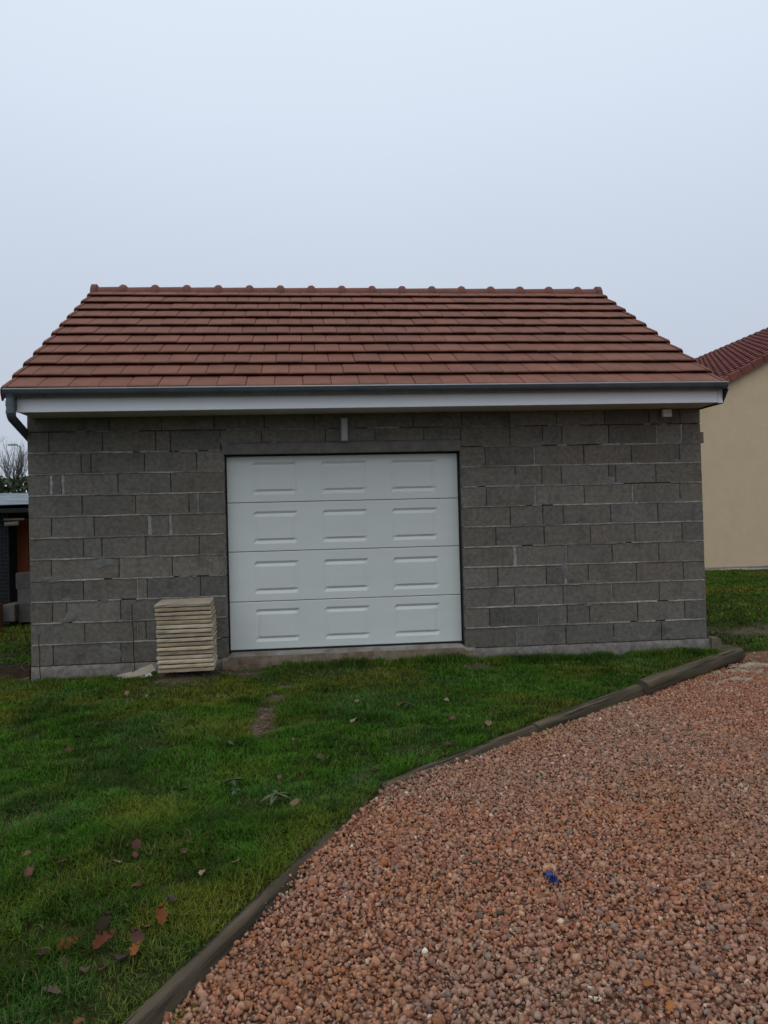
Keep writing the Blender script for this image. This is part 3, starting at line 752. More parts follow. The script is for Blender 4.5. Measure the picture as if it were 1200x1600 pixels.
# ------------------------------------------------------------------ slabs stacked by the wall
names=['Topmost','second','third','fourth','fifth','sixth','seventh','eighth','ninth','tenth','eleventh','twelfth','thirteenth','fourteenth','fifteenth','lowest']
ST=.0388; ztop=.628
sr=random.Random(4)
for i in range(16):
    zt=ztop-i*ST; b=MB(); dx=i*.0011+sr.uniform(-.007,.007); dyv=sr.uniform(-.014,.010); rot=R(sr.uniform(-.8,.8)+(3.0 if i<3 else 2.0))
    up=(i%2==0)                                  # laid face to face in pairs: the chamfer is on the show face
    bl=MB(); b1=.0022; nn=7
    w2,d2=.244,.25
    k=sr.uniform(.74,1.16); yel=sr.uniform(-.07,.09); c=(k*(1+yel*.3),k,k*(1-yel))
    lo=-ST+.0066; hi=0.0-(.0012 if up else .0)
    def ringp(z,e,ch):
        P_=[]
        cs_=[(-w2+e,-d2+e),(w2-e,-d2+e),(w2-e,d2-e),(-w2+e,d2-e)]
        for a in range(4):
            p=Vector(cs_[a]); n2=Vector(cs_[(a+1)%4])
            for j in range(nn):
                t=j/nn; pt=p.lerp(n2,t); jj=0.0032 if z>lo+.003 and z<hi-.002 else .002
                P_.append((pt.x+sr.uniform(-jj,jj),pt.y+sr.uniform(-jj,jj),z+sr.uniform(-ch,ch)))
        return P_
    rr=[ringp(lo,.009,.0012),ringp(lo+.006,.001,.0016),ringp(hi-.006,.0,.0014),ringp(hi,.007,.001)]
    m=4*nn; V=[v for r in rr for v in r]; F=[tuple(range(m-1,-1,-1)),tuple(3*m+t for t in range(m))]
    for r in range(3):
        for t in range(m):
            u=(t+1)%m; F.append((r*m+t,r*m+u,(r+1)*m+u,(r+1)*m+t))
    bl.add(V,F,0,c); o=bl.build('paving_slab',m_slab); o.location=(1.535+dx,-.475+dyv,zt); o.rotation_euler=(R(sr.uniform(-.25,.25)),R(sr.uniform(-.25,.25)),rot)
    if i==0: lab='topmost beige paving slab of the stack, its whole upper face showing'
    elif i==15: lab='lowest beige paving slab of the stack, at the grass and soil'
    elif i<8: lab=f'{names[i]} beige paving slab from the top of the stack beside the door'
    else:
        rev=15-i; lab=f'{names[rev]} beige paving slab from the bottom of the stack beside the door'
    tag(o,lab,'paving slab','paving slabs stacked beside the garage door')

# reinforcing rods, boards and rubble at the foot of the wall
def rod(x,y,z0,z1,tx,lab):
    b=MB(); n=26; P_=[(x+tx*t/n+.003*math.sin(t*.5),y+.002*math.sin(t*.8),z0+(z1-z0)*t/n) for t in range(n+1)]
    b.tube(P_,[.0052 if t%2 else .0044 for t in range(n+1)],7)
    tag(b.build('reinforcing_rod',m_rust,loc=(x,y,z0)),lab,'metal rod','rusty rods standing against the block wall')
rod(.112,-.10,-.16,.32,-.006,'short rusty iron rod standing upright at the left corner of the block wall')
rod(.99,-.12,-.16,.575,-.016,'taller rusty iron rod leaning on the wall left of the slab stack')
def board(name,c,size,rot,lab,mat,cat):
    b=MB(); l,wd,t=size; n=10; V=[];F=[]; br=random.Random(int(c[0]*1000))
    for i in range(n+1):
        x=-l/2+l*i/n; e=br.uniform(-.006,.006); f_=br.uniform(-.006,.006); z=br.uniform(-.002,.002)
        V+=[(x,-wd/2+e,-t/2),(x,wd/2+f_,-t/2),(x,wd/2+f_,t/2+z),(x,-wd/2+e,t/2+z)]
    for i in range(n):
        for j in range(4):
            k=(j+1)%4; F.append((i*4+j,i*4+k,(i+1)*4+k,(i+1)*4+j))
    F+=[(3,2,1,0),tuple(n*4+j for j in range(4))]
    b.add(V,F); o=b.build(name,mat); o.location=c; o.rotation_euler=rot; tag(o,lab,cat); return o
q=at(187,1060,1,-.16); board('broken_board',(q[0],-.17,q[2]),(.24,.10,.022),(R(22),R(-12),R(8)),'flat pale broken board lying in the grass under the taller rod',m_board,'board')
q=at(213,1058,1,-.25); board('broken_board',(q[0]-.0,-.22,q[2]+.01),(.34,.12,.02),(R(24),R(-20),R(24)),'cracked tan board propped between the taller rod and the slab stack',m_board,'board')
m_white=M('white_offcut',C(.52,.52,.47),C(.60,.60,.54),8,.8,.3,40,spots=C(.34,.31,.25),sscale=9,samt=.5)
q=at(229,1062,1,-.36); board('white_offcut',(q[0],-.36,q[2]-.01),(.13,.10,.02),(R(62),R(-28),R(16)),'white wedge shaped offcut stuck in the grass at the foot of the slab stack',m_white,'offcut')
def lump(name,c,s,seed,mat,lab,cat,group=None,parent=None):
    r2=random.Random(seed); b=MB(); P_=[]; 
    for i in range(12):
        k=1+r2.uniform(-.22,.22); P_.append((ICO[i][0]*s[0]*k,ICO[i][1]*s[1]*k,ICO[i][2]*s[2]*k))
    b.add(P_,[tuple(f) for f in ICF]); o=b.build(name,mat); o.location=c
    md=o.modifiers.new('s','SUBSURF'); md.subdivision_type='SIMPLE'; md.levels=md.render_levels=1
    return tag(o,lab,cat,group)
b=MB(); V=[]; 
for (dx,dy,dz) in ((-.06,-.05,-.13),(.055,-.045,-.13),(.06,.08,-.12),(-.05,.09,-.12),(-.05,-.032,.0),(.05,-.03,-.012),(.052,.07,-.004),(-.045,.07,.004)): V.append((dx,dy,dz))
b.add(V,[(0,3,2,1),(4,5,6,7),(0,1,5,4),(1,2,6,5),(2,3,7,6),(3,0,4,7)])
o=b.build('concrete_lump',m_rubble); o.location=(6.875,-.02,.012); tag(o,'rough tan concrete lump jutting from the foot of the right garage corner','rubble')
for k,(px,py,s) in enumerate([(252,1063,.022),(244,1066,.014),(322,1058,.016),(1064,1006,.02),(1120,1014,.03)]):
    q=at(px,py,2,-.06 if k<3 else -.09)
    lump('stone',tuple(q),(s*1.3,s,s*.7),k+3,m_rubble,['small pale stone in front of the left foot of the slab stack','tiny pale pebble beside the small stone at the slab stack','small brown clod at the right foot of the slab stack','small dark stone in the grass close to the right garage corner','brown stone below the concrete lump at the garage corner'][k],'stone')

# ------------------------------------------------------------------ border logs
def make_log(name,a,b_,r_a,r_b,lab,sag=0,seed=0):
    A=Vector(a); B=Vector(b_); L_=(B-A).length; d=(B-A).normalized(); n=60; na=28
    s=Vector((0,0,1)).cross(d).normalized(); u=d.cross(s); r2=random.Random(seed)
    V=[];F=[];c=[]
    for i in range(n+1):
        t=i/n; r=r_a+(r_b-r_a)*t
        for k in range(na):
            q=2*math.pi*k/na
            rr=r*(1+.16*(mnoise.noise(Vector((math.cos(q)*1.3+seed*5,math.sin(q)*1.3,t*L_*2.2))))+.05*(mnoise.noise(Vector((math.cos(q)*5+seed,math.sin(q)*5,t*L_*4)))))
            V.append((t*L_,rr*math.cos(q),rr*math.sin(q)+.012*mnoise.noise(Vector((t*L_*1.1,seed*3.3,0)))))
    for i in range(n):
        for k in range(na):
            j=(k+1)%na; F.append((i*na+k,i*na+j,(i+1)*na+j,(i+1)*na+k))
    b=MB(); b.add(V,F); e0=len(b.v)
    b.add([V[k] for k in range(na)],[tuple(range(na-1,-1,-1))],1); b.add([V[n*na+k] for k in range(na)],[tuple(range(na))],1)
    for kk in range(11):                         # drying cracks
        t0=r2.uniform(.1,.75)*L_; ln=r2.uniform(.15,.5); q=r2.uniform(.2,2.6); P2=[]
        for j in range(9):
            x=t0+ln*j/8; qq=q+.06*math.sin(j*1.2+kk); r=(r_a+(r_b-r_a)*x/L_)
            i0=min(n,max(0,int(round(x/L_*n)))); k0=int(round(qq/(2*math.pi)*na))%na; p=V[i0*na+k0]
            rr=math.hypot(p[1],p[2]); P2.append((x,rr*math.cos(qq)*.992,rr*math.sin(qq)*.992))
        b.tube(P2,[.0012+.0034*math.sin(math.pi*j/8) for j in range(9)],5,mi=2)
    o=b.build(name,[m_log,m_cut,m_crack],smooth=True)
    for p in o.data.polygons:
        if p.material_index==1: p.use_smooth=False
    o.matrix_world=Matrix(((d.x,s.x,u.x,A.x),(d.y,s.y,u.y,A.y),(d.z,s.z,u.z,A.z),(0,0,0,1)))
    return tag(o,lab,'log','logs edging the lawn')
def lpt(px,py,z): return tuple(at(px,py,2,z))
A1=Vector(lpt(222,1600,-.085)); B1=Vector(lpt(575,1240,-.095)); A1=A1-(B1-A1)*.55; A1.z=-.105; B1.z=-.145
A1.x-=.045; B1.x-=.010
make_log('border_log',A1,B1,.046,.041,'nearest border log, knotty and grey brown, running out of the bottom of the view',seed=1)
A2=Vector(lpt(594,1226,-.10)); B2=Vector(lpt(838,1134,-.09)); A2.z=-.140; B2.z=-.120
make_log('border_log',A2,B2,.050,.050,'half sunken middle border log between lawn and gravel, thin strip of grey wood showing',seed=2)
A3=Vector(lpt(834,1136,-.09)); B3=Vector(lpt(1001,1075,-.08)); A3.z=-.114; B3.z=-.096
make_log('border_log',A3,B3,.050,.058,'weathered border log ending at the dark joint with the thickest log',seed=3)
make_log('border_log',lpt(1003,1076,-.075),lpt(1154,1022,-.065),.066,.064,'thickest border log lying on the ground towards the right garage corner',seed=4)

# ------------------------------------------------------------------ fallen leaves, weeds, scraps
OUT=[(0,-.5),(.10,-.47),(.20,-.40),(.30,-.36),(.25,-.25),(.38,-.14),(.34,-.02),(.24,.04),(.33,.16),(.27,.28),(.14,.26),(.12,.38),(0,.52)]
def leaf(px,py,size,colr,lab,gravel=False,upright=0.0,group='fallen leaves on the lawn',name='fallen_leaf',cat='leaf'):
    q=at(px,py,2,-.07 if not gravel else -.118); r2=random.Random(int(px*7+py))
    b=MB(); asp=r2.uniform(.75,1.15); fold=r2.uniform(.15,.5); curl=r2.uniform(-.5,.7); V=[];F=[]
    def P_(x,y): return (x*asp*size, y*size, (abs(x)*fold+curl*y*y*.6+.05*math.sin(9*x+7*y+px))*size)
    m=len(OUT)
    for (x,y) in OUT: V.append(P_(0,y))
    for (x,y) in OUT: V.append(P_(x*.55,y))
    for (x,y) in OUT: V.append(P_(x*r2.uniform(.88,1.12),y))
    for (x,y) in OUT: V.append(P_(-x*.55,y))
    for (x,y) in OUT: V.append(P_(-x*r2.uniform(.88,1.12),y))
    for i in range(m-1):
        F.append((i,m+i,m+i+1,i+1)); F.append((m+i,2*m+i,2*m+i+1,m+i+1))
        F.append((i+1,3*m+i+1,3*m+i,i)); F.append((3*m+i+1,4*m+i+1,4*m+i,3*m+i))
    b.add(V,F,0,colr); b.tube([P_(0,-.5),(0,-.72*size,.02*size),(r2.uniform(-.1,.1)*size,-.9*size,.05*size)],.022*size,5,0,tuple(.6*k for k in colr))
    o=b.build(name,m_leafm,smooth=True)
    z=float(gh(q[0],q[1]))+(.026 if not gravel else .026)
    o.location=(q[0],q[1],z+upright*size*.35); o.rotation_euler=(R(r2.uniform(-25,25))+upright,R(r2.uniform(-25,25)),r2.uniform(0,6.28) if not upright else R(r2.uniform(-40,40)))
    return tag(o,lab,cat,group)
BR=(.11,.055,.032); TAN=(.24,.155,.095); OR=(.30,.115,.04); RED=(.12,.035,.025); PUR=(.085,.06,.065); DK=(.05,.03,.022); PALE=(.33,.26,.17)
LV=[
(198,1083,.085,TAN,'tan leaf in the grass below the cracked board'),
(229,1086,.065,TAN,'tan leaf in the grass below the white offcut'),
(142,1118,.05,RED,'tiny reddish leaf in the lawn left of the tan leaves under the wall'),
(120,1148,.075,BR,'brown leaf sunk in the upper left lawn, upper of a close pair'),
(108,1168,.075,BR,'brown leaf sunk in the upper left lawn, lower of a close pair'),
(557,1093,.075,PALE,'bright tan leaf lying flat in the lawn below the middle of the door'),
(625,1099,.07,OR,'orange tan leaf in the lawn below the right half of the door'),
(552,1124,.07,PALE,'pale leaf just below the bright tan leaf in the middle of the lawn'),
(460,1154,.065,TAN,'tan leaf in the lawn right of the bare earth patch'),
(503,1181,.075,(.15,.10,.075),'grey brown leaf halfway between the bare patch and the border log'),
(563,1163,.07,PUR,'dull purple leaf in the lawn midway between door and border log'),
(587,1202,.07,BR,'brown leaf in the lawn beside the end of the half sunken log'),
(437,1213,.055,(.2,.09,.06),'small reddish brown leaf in the lawn above the weed rosette'),
(462,1250,.07,TAN,'narrow tan leaf resting on the right of the weed rosette'),
(388,1137,.05,RED,'small red leaf at the left rim of the bare earth patch'),
(540,1080,.05,DK,'small dark leaf above the bright tan leaf near the door'),
(697,1091,.07,PALE,'pale tan leaf in the lawn below the right door jamb'),
(735,1118,.075,TAN,'tan leaf nearest the wall in the cluster beside the middle log'),
(763,1128,.08,TAN,'light brown leaf at the right of the cluster beside the middle log'),
(738,1136,.055,BR,'small brown leaf lowest in the cluster beside the middle log'),
(707,1122,.07,(.15,.09,.06),'dull brown leaf at the left of the cluster beside the middle log'),
(700,1160,.07,BR,'brown leaf lying close above the middle log'),
(770,1063,.06,BR,'brown leaf in the grass right of the door near the wall'),
(913,1100,.06,BR,'brown leaf by the weathered log left of its dark joint'),
(288,1230,.065,BR,'brown curled leaf in the centre left of the lawn'),
(328,1300,.075,BR,'brown leaf low in the lawn left of the near log, alone above the pale one'),
(213,1320,.10,(.10,.045,.035),'large dark reddish brown leaf in the lower left lawn'),
(211,1334,.06,(.14,.06,.05),'small reddish leaf touching the large dark one'),
(40,1332,.055,TAN,'small tan leaf at the far left of the lawn, beside a dull brown leaf'),
(95,1340,.06,BR,'dull brown leaf between the far left tan leaf and the large dark one'),
(47,1363,.065,(.18,.09,.06),'upright reddish brown leaf near the left border of the view'),
(182,1344,.05,PALE,'pale leaf flake left below the large dark leaf'),
(167,1349,.05,DK,'dark leaf against the pale flake in the lower left lawn'),
(287,1328,.06,(.15,.08,.06),'dull pinkish leaf in the lower lawn right of the large dark leaf'),
(369,1345,.065,TAN,'light tan leaf on the grass close to the near log'),
(316,1360,.045,PALE,'small pale pink leaf left of the light tan leaf by the near log'),
(216,1383,.07,(.13,.06,.03),'rusty brown leaf sunk in the grass above the purple grey leaf'),
(270,1405,.075,PUR,'purple grey leaf in the lower lawn'),
(251,1440,.085,OR,'bright orange leaf standing on edge in the lower lawn'),
(229,1447,.065,(.18,.11,.08),'dull tan leaf just left of the bright orange one'),
(163,1440,.085,DK,'dark brown curled leaf above the reddish one in the lower left'),
(107,1468,.095,(.17,.065,.025),'long orange brown leaf lying on its side in the lower left'),
(163,1468,.10,(.14,.042,.022),'reddish brown leaf, widest in the lower left lawn'),
(212,1466,.07,(.13,.07,.05),'brown leaf directly above a small orange leaf in the lower lawn'),
(212,1483,.055,OR,'small orange leaf below the brown one in the lower lawn'),
(193,1489,.075,(.07,.04,.04),'dark purplish leaf beside the small orange leaf'),
(72,1482,.075,(.10,.06,.045),'dull brown leaf at the left, below the long orange brown leaf'),
(97,1496,.05,(.10,.07,.05),'narrow grey brown leaf left of the lower centre of the lawn'),
(133,1510,.065,(.12,.075,.055),'faded brown leaf lowest but one in the left lawn'),
(159,1509,.05,(.12,.05,.05),'small pinkish brown leaf right of the faded brown leaf'),
(80,1545,.065,(.13,.09,.065),'folded tan and brown leaf near the bottom left corner'),
(122,1592,.06,(.2,.08,.04),'rusty leaf at the bottom of the lawn, right of a red one'),
(90,1592,.06,RED,'dark red leaf at the bottom of the lawn'),
(403,1354,.05,TAN,'tan leaf on the lawn side of the near log'),
]
UPR={251:1.2,47:.7,212:.5,163:.35}
for (px,py,s,c_,lab) in LV: leaf(px,py,s*.85,tuple(.72*k for k in c_),lab,upright=UPR.get(px,0.0))
for (px,py,s,c_,lab) in [(1017,1542,.055,(.36,.16,.06),'flat orange brown leaf on the gravel at the lower right'),(1047,1577,.055,(.42,.17,.05),'orange leaf on the gravel nearest the bottom right'),
    (1183,1443,.06,(.22,.11,.06),'brown leaf on the gravel at the right border'),(657,1592,.06,(.13,.06,.04),'dark curled leaf on the gravel at the bottom centre'),(817,1505,.055,(.3,.14,.07),'rusty leaf on the gravel below the blue scrap')]:
    leaf(px,py,s*.85,tuple(.8*k for k in c_),lab,gravel=True,group='leaves on the gravel')
def weed(px,py,n,r,colr,lab):
    q=at(px,py,2,-.08); o=empty('weed_plant',(q[0],q[1],float(gh(q[0],q[1]))+.01)); tag(o,lab,'weed','weeds in the lawn')
    r2=random.Random(int(px)); b=MB()
    for i in range(n):
        a=2*math.pi*i/n+r2.uniform(-.6,.6); L_=r*r2.uniform(.35,1.2); wd=L_*.13; V=[];F=[]; el=r2.uniform(.05,.35)
        for j in range(6):
            t=j/5; wj=wd*math.sin(math.pi*(t*.85+.08))*(1+.25*(j%2)); rr=L_*t; z=.012+L_*(el*t-.35*t*t)+.02
            ca,sa=math.cos(a),math.sin(a)
            V+=[(rr*ca-wj*sa,rr*sa+wj*ca,z+.008),(rr*ca,rr*sa,z),(rr*ca+wj*sa,rr*sa-wj*ca,z+.008)]
        for j in range(5):
            k=j*3; F+=[(k,k+1,k+4,k+3),(k+1,k+2,k+5,k+4)]
        b.add(V,F,0,tuple(c*r2.uniform(.7,1.2) for c in colr))
    b.build('leaves',m_weed,o,smooth=True)
weed(433,1248,11,.085,(.085,.105,.05),'pale green weed rosette in the lawn above the near log')
weed(363,1225,7,.06,(.05,.07,.04),'dark curled weed in the lawn left of the pale rosette')
weed(367,1240,6,.05,(.09,.11,.06),'small grey green weed just under the dark curled one')
weed(360,1166,6,.06,(.14,.16,.08),'little pale weed left below the bare earth patch')
weed(640,1105,9,.06,(.06,.10,.04),'dark leafy weed tuft in the lawn below the right of the door')
weed(1056,1012,9,.12,(.035,.055,.025),'dark leafy weed at the wall foot near the right garage corner')
q=at(862,1379,2,-.125); b=MB(); r2=random.Random(2)
for k in range(6):
    a=r2.uniform(0,3.1); P_=[(.02*math.cos(a)*t+.005*math.sin(6*t+k),.02*math.sin(a)*t+.004*math.cos(5*t+k),.016+.014*math.sin(3*t+k)) for t in np.linspace(-1,1,9)]
    V=[];F=[]
    for i,p in enumerate(P_): V+=[(p[0],p[1]-.006,p[2]),(p[0],p[1]+.006,p[2]+.005)]
    for i in range(8): F.append((2*i,2*i+1,2*i+3,2*i+2))
    b.add(V,F)
o=b.build('plastic_scrap',m_blue,smooth=True); o.location=(q[0],q[1],float(gh(q[0],q[1]))+.022); tag(o,'crumpled blue plastic scrap on the gravel','litter')
# crumpled ground sheet at the end of the thick log
def sheet(px,py,L_,wd,rot,seed,lab):
    q=at(px,py,2,-.10); b=MB(); n,m=40,12; V=[];F=[]
    for i in range(n+1):
        for j in range(m+1):
            u=i/n; v=j/m; x=(u-.5)*L_; y=(v-.5)*wd*(1+.4*mnoise.noise(Vector((u*4,seed,0))))+.08*mnoise.noise(Vector((u*3,seed*2.1,1)))
            z=.012+.035*abs(mnoise.noise(Vector((u*5+seed,v*3.2,.3))))+.03*abs(mnoise.noise(Vector((u*9+v*3,v*4,seed))))*math.sin(math.pi*v)-.02*(1-math.sin(math.pi*v))
            V.append((x,y,z))
    for i in range(n):
        for j in range(m):
            t=i*(m+1)+j; F.append((t,t+m+1,t+m+2,t+1))
    b.add(V,F); o=b.build('ground_sheet',m_tarp,smooth=True); o.location=(q[0],q[1],float(gh(q[0],q[1]))); o.rotation_euler=(0,0,R(rot)); tag(o,lab,'ground sheet','torn ground sheets by the thick log')
sheet(1195,1033,.75,.20,6,1.3,'crumpled cream ground sheet in folds beyond the end of the thick log')
sheet(1150,1046,.42,.05,-8,2.7,'narrow torn cream strip of sheet beside the thick log')
sheet(1135,1060,.45,.05,14,4.1,'faded strip of sheet half buried in gravel under the thick log')

# ------------------------------------------------------------------ neighbour's house
house=empty('house',(12,11,0),"neighbouring house with cream rendered gable and red tiled roof behind the garage",'house')
HY=11.0
ap=at(1530,355,1,HY); cr1=at(1135,592,1,HY); cr2=at(1200,556,1,HY); sl_=(cr2[2]-cr1[2])/(cr2[0]-cr1[0])
hrz=lambda x: cr1[2]+sl_*(x-cr1[0])
AXP=19.8; EXP=9.35; LEN=22
RXR=2*AXP-EXP
def hw(name,prof,y0,y1,mat):
    b=MB(); V=[(x,y0,z) for x,z in prof]+[(x,y1,z) for x,z in prof]; n=len(prof)
    b.add(V,[tuple(range(n)),tuple(range(2*n-1,n-1,-1))]+[(i,i+n,(i+1)%n+n,(i+1)%n) for i in range(n)])
    o=b.build(name,mat,house,loc=(12,11,0)); o.location=(0,0,0); return o
wx=EXP+.4
hw('wall',[(wx,-.02),(RXR-.4,-.02),(RXR-.4,hrz(wx)-.05),(AXP,hrz(AXP)-.05),(wx,hrz(wx)-.05)],HY,HY+LEN,m_render)
b=MB(); b.bbox(wx-.01,RXR-.4,HY-.03,HY-.002,-.055,-.022,.006)
V=[];F=[]
for i in range(61):
    x=wx-.01+(RXR-wx)*i/60; a=float(fbm(x,3.3,2.5,91))-.5; V+=[(x,HY+.05,-.056),(x,HY-.03-.04*a,-.06+.015*a),(x,HY-.06-.1*a,-.11+.03*a),(x,HY-.12,-.25)]
for i in range(60):
    for j in range(3):
        t=i*4+j; F.append((t,t+1,t+5,t+4))
b.add(V,F); o=b.build('plinth',m_plinth,house,loc=(12,11,0)); o.location=(0,0,0)
# tiled slope facing left, interlocking rolls; ridge runs into the depth
b=MB(); hr=random.Random(9); th=math.atan(sl_); c_s,s_n=math.cos(th),math.sin(th)
slen=(AXP-EXP)/c_s; ga=.345; nrow=int(slen/ga); tw=.30
TT=lambda s,yy,n:(EXP+s*c_s-n*s_n, yy, hrz(EXP)+.02+s*s_n+n*c_s)
prof=[(0,.0),(.06,.004),(.12,.018),(.165,.022),(.21,.016),(.25,.003),(.296,.0)]
vis0=int(2.6/ga)
for r in range(vis0,nrow):
    s0=slen-(nrow-r)*ga
    for k in range(int((LEN+.3)/tw)):
        y0=HY-.12+k*tw; kk=hr.uniform(.82,1.12); V=[];F=[]
        for (ds,nn_) in ((.05,.0),(.0,.052),(.008,.066),(ga+.03,.010)):
            for (py_,pn) in prof: V.append(TT(s0+ds,y0+py_,nn_+(pn if nn_ else 0)))
        m=len(prof)
        for i in range(3):
            for j in range(m-1):
                t=i*m+j; F.append((t,t+m,t+m+1,t+1))
        b.add(V,F,0,(kk,kk*hr.uniform(.94,1.04),kk))
# plain lower part (hidden behind the garage) and far slope, as rolled sheets of the same tile
for r in range(vis0):
    s0=slen-(nrow-r)*ga; V=[];F=[]
    n=int(LEN/.15)
    for ds,nn_ in ((0,0),(0,.036),(.012,.044),(ga+.03,.014)):
        for i in range(n+1): V.append(TT(s0+ds,HY-.12+i*.15,nn_+(.028 if i%2 else 0)*(1 if nn_ else 0)))
    for i in range(3):
        for j in range(n):
            t=i*(n+1)+j; F.append((t,t+n+1,t+n+2,t+1))
    b.add(V,F)
TR=lambda s,yy,n:(RXR-s*c_s+n*s_n, yy, hrz(EXP)+.02+s*s_n+n*c_s)
for r in range(nrow):
    s0=slen-(nrow-r)*ga; V=[TR(s0,HY-.12,.0),TR(s0,HY+LEN+.1,0),TR(s0,HY-.12,.044),TR(s0,HY+LEN+.1,.044),TR(s0+ga+.03,HY-.12,.014),TR(s0+ga+.03,HY+LEN+.1,.014)]
    b.add(V,[(0,1,3,2),(2,3,5,4)])
b.add([TT(0,HY-.1,-.02),TT(0,HY+LEN,-.02),TT(slen,HY+LEN,-.02),TT(slen,HY-.1,-.02)],[(0,1,2,3)])
hroof=b.build('roof',m_htile,house,loc=(12,11,0)); hroof.location=(0,0,0)
# verge tiles along the gable
b=MB()
for r in range(nrow+1):
    s0=slen-(nrow-r)*ga
    if s0<-.1: continue
    kk=hr.uniform(.85,1.1); V=[];F=[]
    for ds,dn in ((.004,.016),(ga-.012,-.010)):
        for (yy,n_) in ((HY-.02,.06),(HY-.09,.066),(HY-.125,.05),(HY-.135,.02),(HY-.137,-.14),(HY-.115,-.14)): V.append(TT(s0+ds,yy,n_+dn))
    for j in range(5): F.append((j,j+1,j+7,j+6))
    F+=[(5,4,3,2,1,0),(6,7,8,9,10,11)]
    b.add(V,F,0,(kk,kk*.97,kk*.97))
o=b.build('roof_verge',m_htile,hroof,loc=(12,11,0)); o.location=(0,0,0)
b=MB(); rz=hrz(AXP)+.02
for k in range(int(LEN/.42)):
    y0=HY-.14+k*.42; kk=hr.uniform(.75,1.0); V=[];F=[]
    for (yy,rr) in ((y0,.155),(y0+.06,.15),(y0+.44,.12)):
        for i in range(9):
            a=math.pi*i/8; V.append((AXP+rr*math.cos(a),yy,rz-.05+rr*math.sin(a)))
    for i in range(2):
        for j in range(8):
            t=i*9+j; F.append((t,t+1,t+10,t+9))
    b.add(V,F,0,(kk,kk,kk))
o=b.build('ridge_cap',m_htile,hroof,loc=(12,11,0)); o.location=(0,0,0)

# ------------------------------------------------------------------ left background: shed, loose blocks, hedge, trees, street lamp
shed=empty('garden_shed',(-2.2,4.6,-.1),'dark lean-to shed with a pale corrugated sheet roof left of the garage','shed')
def sb_(mb,name,mat): 
    o=mb.build(name,mat,shed,loc=(-2.2,4.6,-.1)); o.location=(0,0,0); return o
b=MB(); V=[];F=[]; SX0,SX1=-6.5,-.75; n=64; m=30; srr=random.Random(31)
for i in range(n+1):
    t=i/n; yy=4.35+1.95*t; zz=1.70+.265*t+.010*math.cos(i*math.pi/2)+(.018 if 20<i<24 or 41<i<44 else 0)
    for j in range(m+1): V.append((SX0+(SX1-SX0)*j/m,yy,zz+srr.uniform(-.003,.003)+.006*math.sin(j*.8+i*.05)))
for i in range(n):
    for j in range(m):
        t=i*(m+1)+j; F.append((t,t+1,t+m+2,t+m+1))
b.add(V,F); sb_(b,'roof',m_corr)
b=MB()
for yy,zz in ((4.35,1.665),(5.3,1.79),(6.25,1.92)): b.box(SX0,SX1,yy,yy+.05,zz-.07,zz-.005)
sb_(b,'roof_batten',m_dark)
b=MB(); b.box(SX0,SX1,6.2,6.24,-.2,1.86); b.box(SX0,SX0+.04,4.5,6.2,-.2,1.7); b.box(SX1-.04,SX1,4.9,6.2,-.2,1.70); sb_(b,'wall',m_dark)
for x in (SX0+.05,-4.4,-2.62,SX1-.13):
    b=MB(); b.bbox(x,x+.09,4.4,4.49,-.2,1.60,.005); sb_(b,'post',m_dark)
# black mesh panel with visible strands
b=MB(); xa,xb=-2.70,-1.83
for i in range(18):
    x=xa+(xb-xa)*i/17; b.tube([(x,4.56,-.1),(x,4.56,1.6)],.006,4)
for i in range(30):
    z=-.08+i*.057; b.tube([(xa,4.56,z),(xb,4.56,z)],.006,4)
b.box(xa,xb,4.58,4.59,-.1,1.62); sb_(b,'mesh_panel',m_mesh)
pA=at(20,800,1,5.0); 
b=MB()
for i in range(6):
    x0=-1.86+i*.18; b.bbox(x0,x0+.175,5.0,5.03,-.1,1.52,.004)
sb_(b,'orange_panel',m_orange)
q=at(24,812,1,4.5); b=MB(); V=[]
b.bbox(q[0]-.16,q[0]+.14,4.46,4.54,q[2]-.012,q[2]+.022,.006); o=b.build('pale_beam',m_oldwood,shed,loc=(-2.2,4.6,-.1)); o.location=(0,0,0)
b=MB(); q2=at(20,819,1,4.5); b.tube([(q2[0]-.1,4.47,q2[2]),(q2[0]+.1,4.47,q2[2]+.01)],.035,10); sb_(b,'pipe_end',m_oldwood)
def loose(px0,px1,py0,py1,dep,lab,k):
    a=at(px0,py0,1,dep); c_=at(px1,py1,1,dep); b=MB(); x0,x1,z1,z0=a[0],c_[0],a[2],c_[2]
    b.bbox(0,x1-x0,0,.5,0,z1-z0,.01,c=(k,k,k))
    cx=(x1-x0)/2
    o=b.build('loose_block',m_grey); o.location=(x0,dep,z0); tag(o,lab,'concrete block','loose concrete blocks beside the shed')
loose(24,75,895.5,919.5,4.4,'topmost grey block of the pile beside the garage corner',.55)
loose(27,75,920,944,4.4,'middle grey block of the pile beside the garage corner',.72)
loose(28,75,945,971.5,4.4,'bottom grey block of the pile beside the garage corner, on the grass',.6)
loose(4,23.5,945,971.5,4.25,'single pale grey block standing left of the block pile',.85)
q=at(1,950,1,4.1); b=MB(); b.bbox(-.16,.03,0,.10,0,.38,.008); o=b.build('orange_brick',m_orange); o.location=(q[0]-.045,4.1,float(gh(q[0],4.1))-.01); tag(o,'orange brick standing at the left border beside the single grey block','brick')
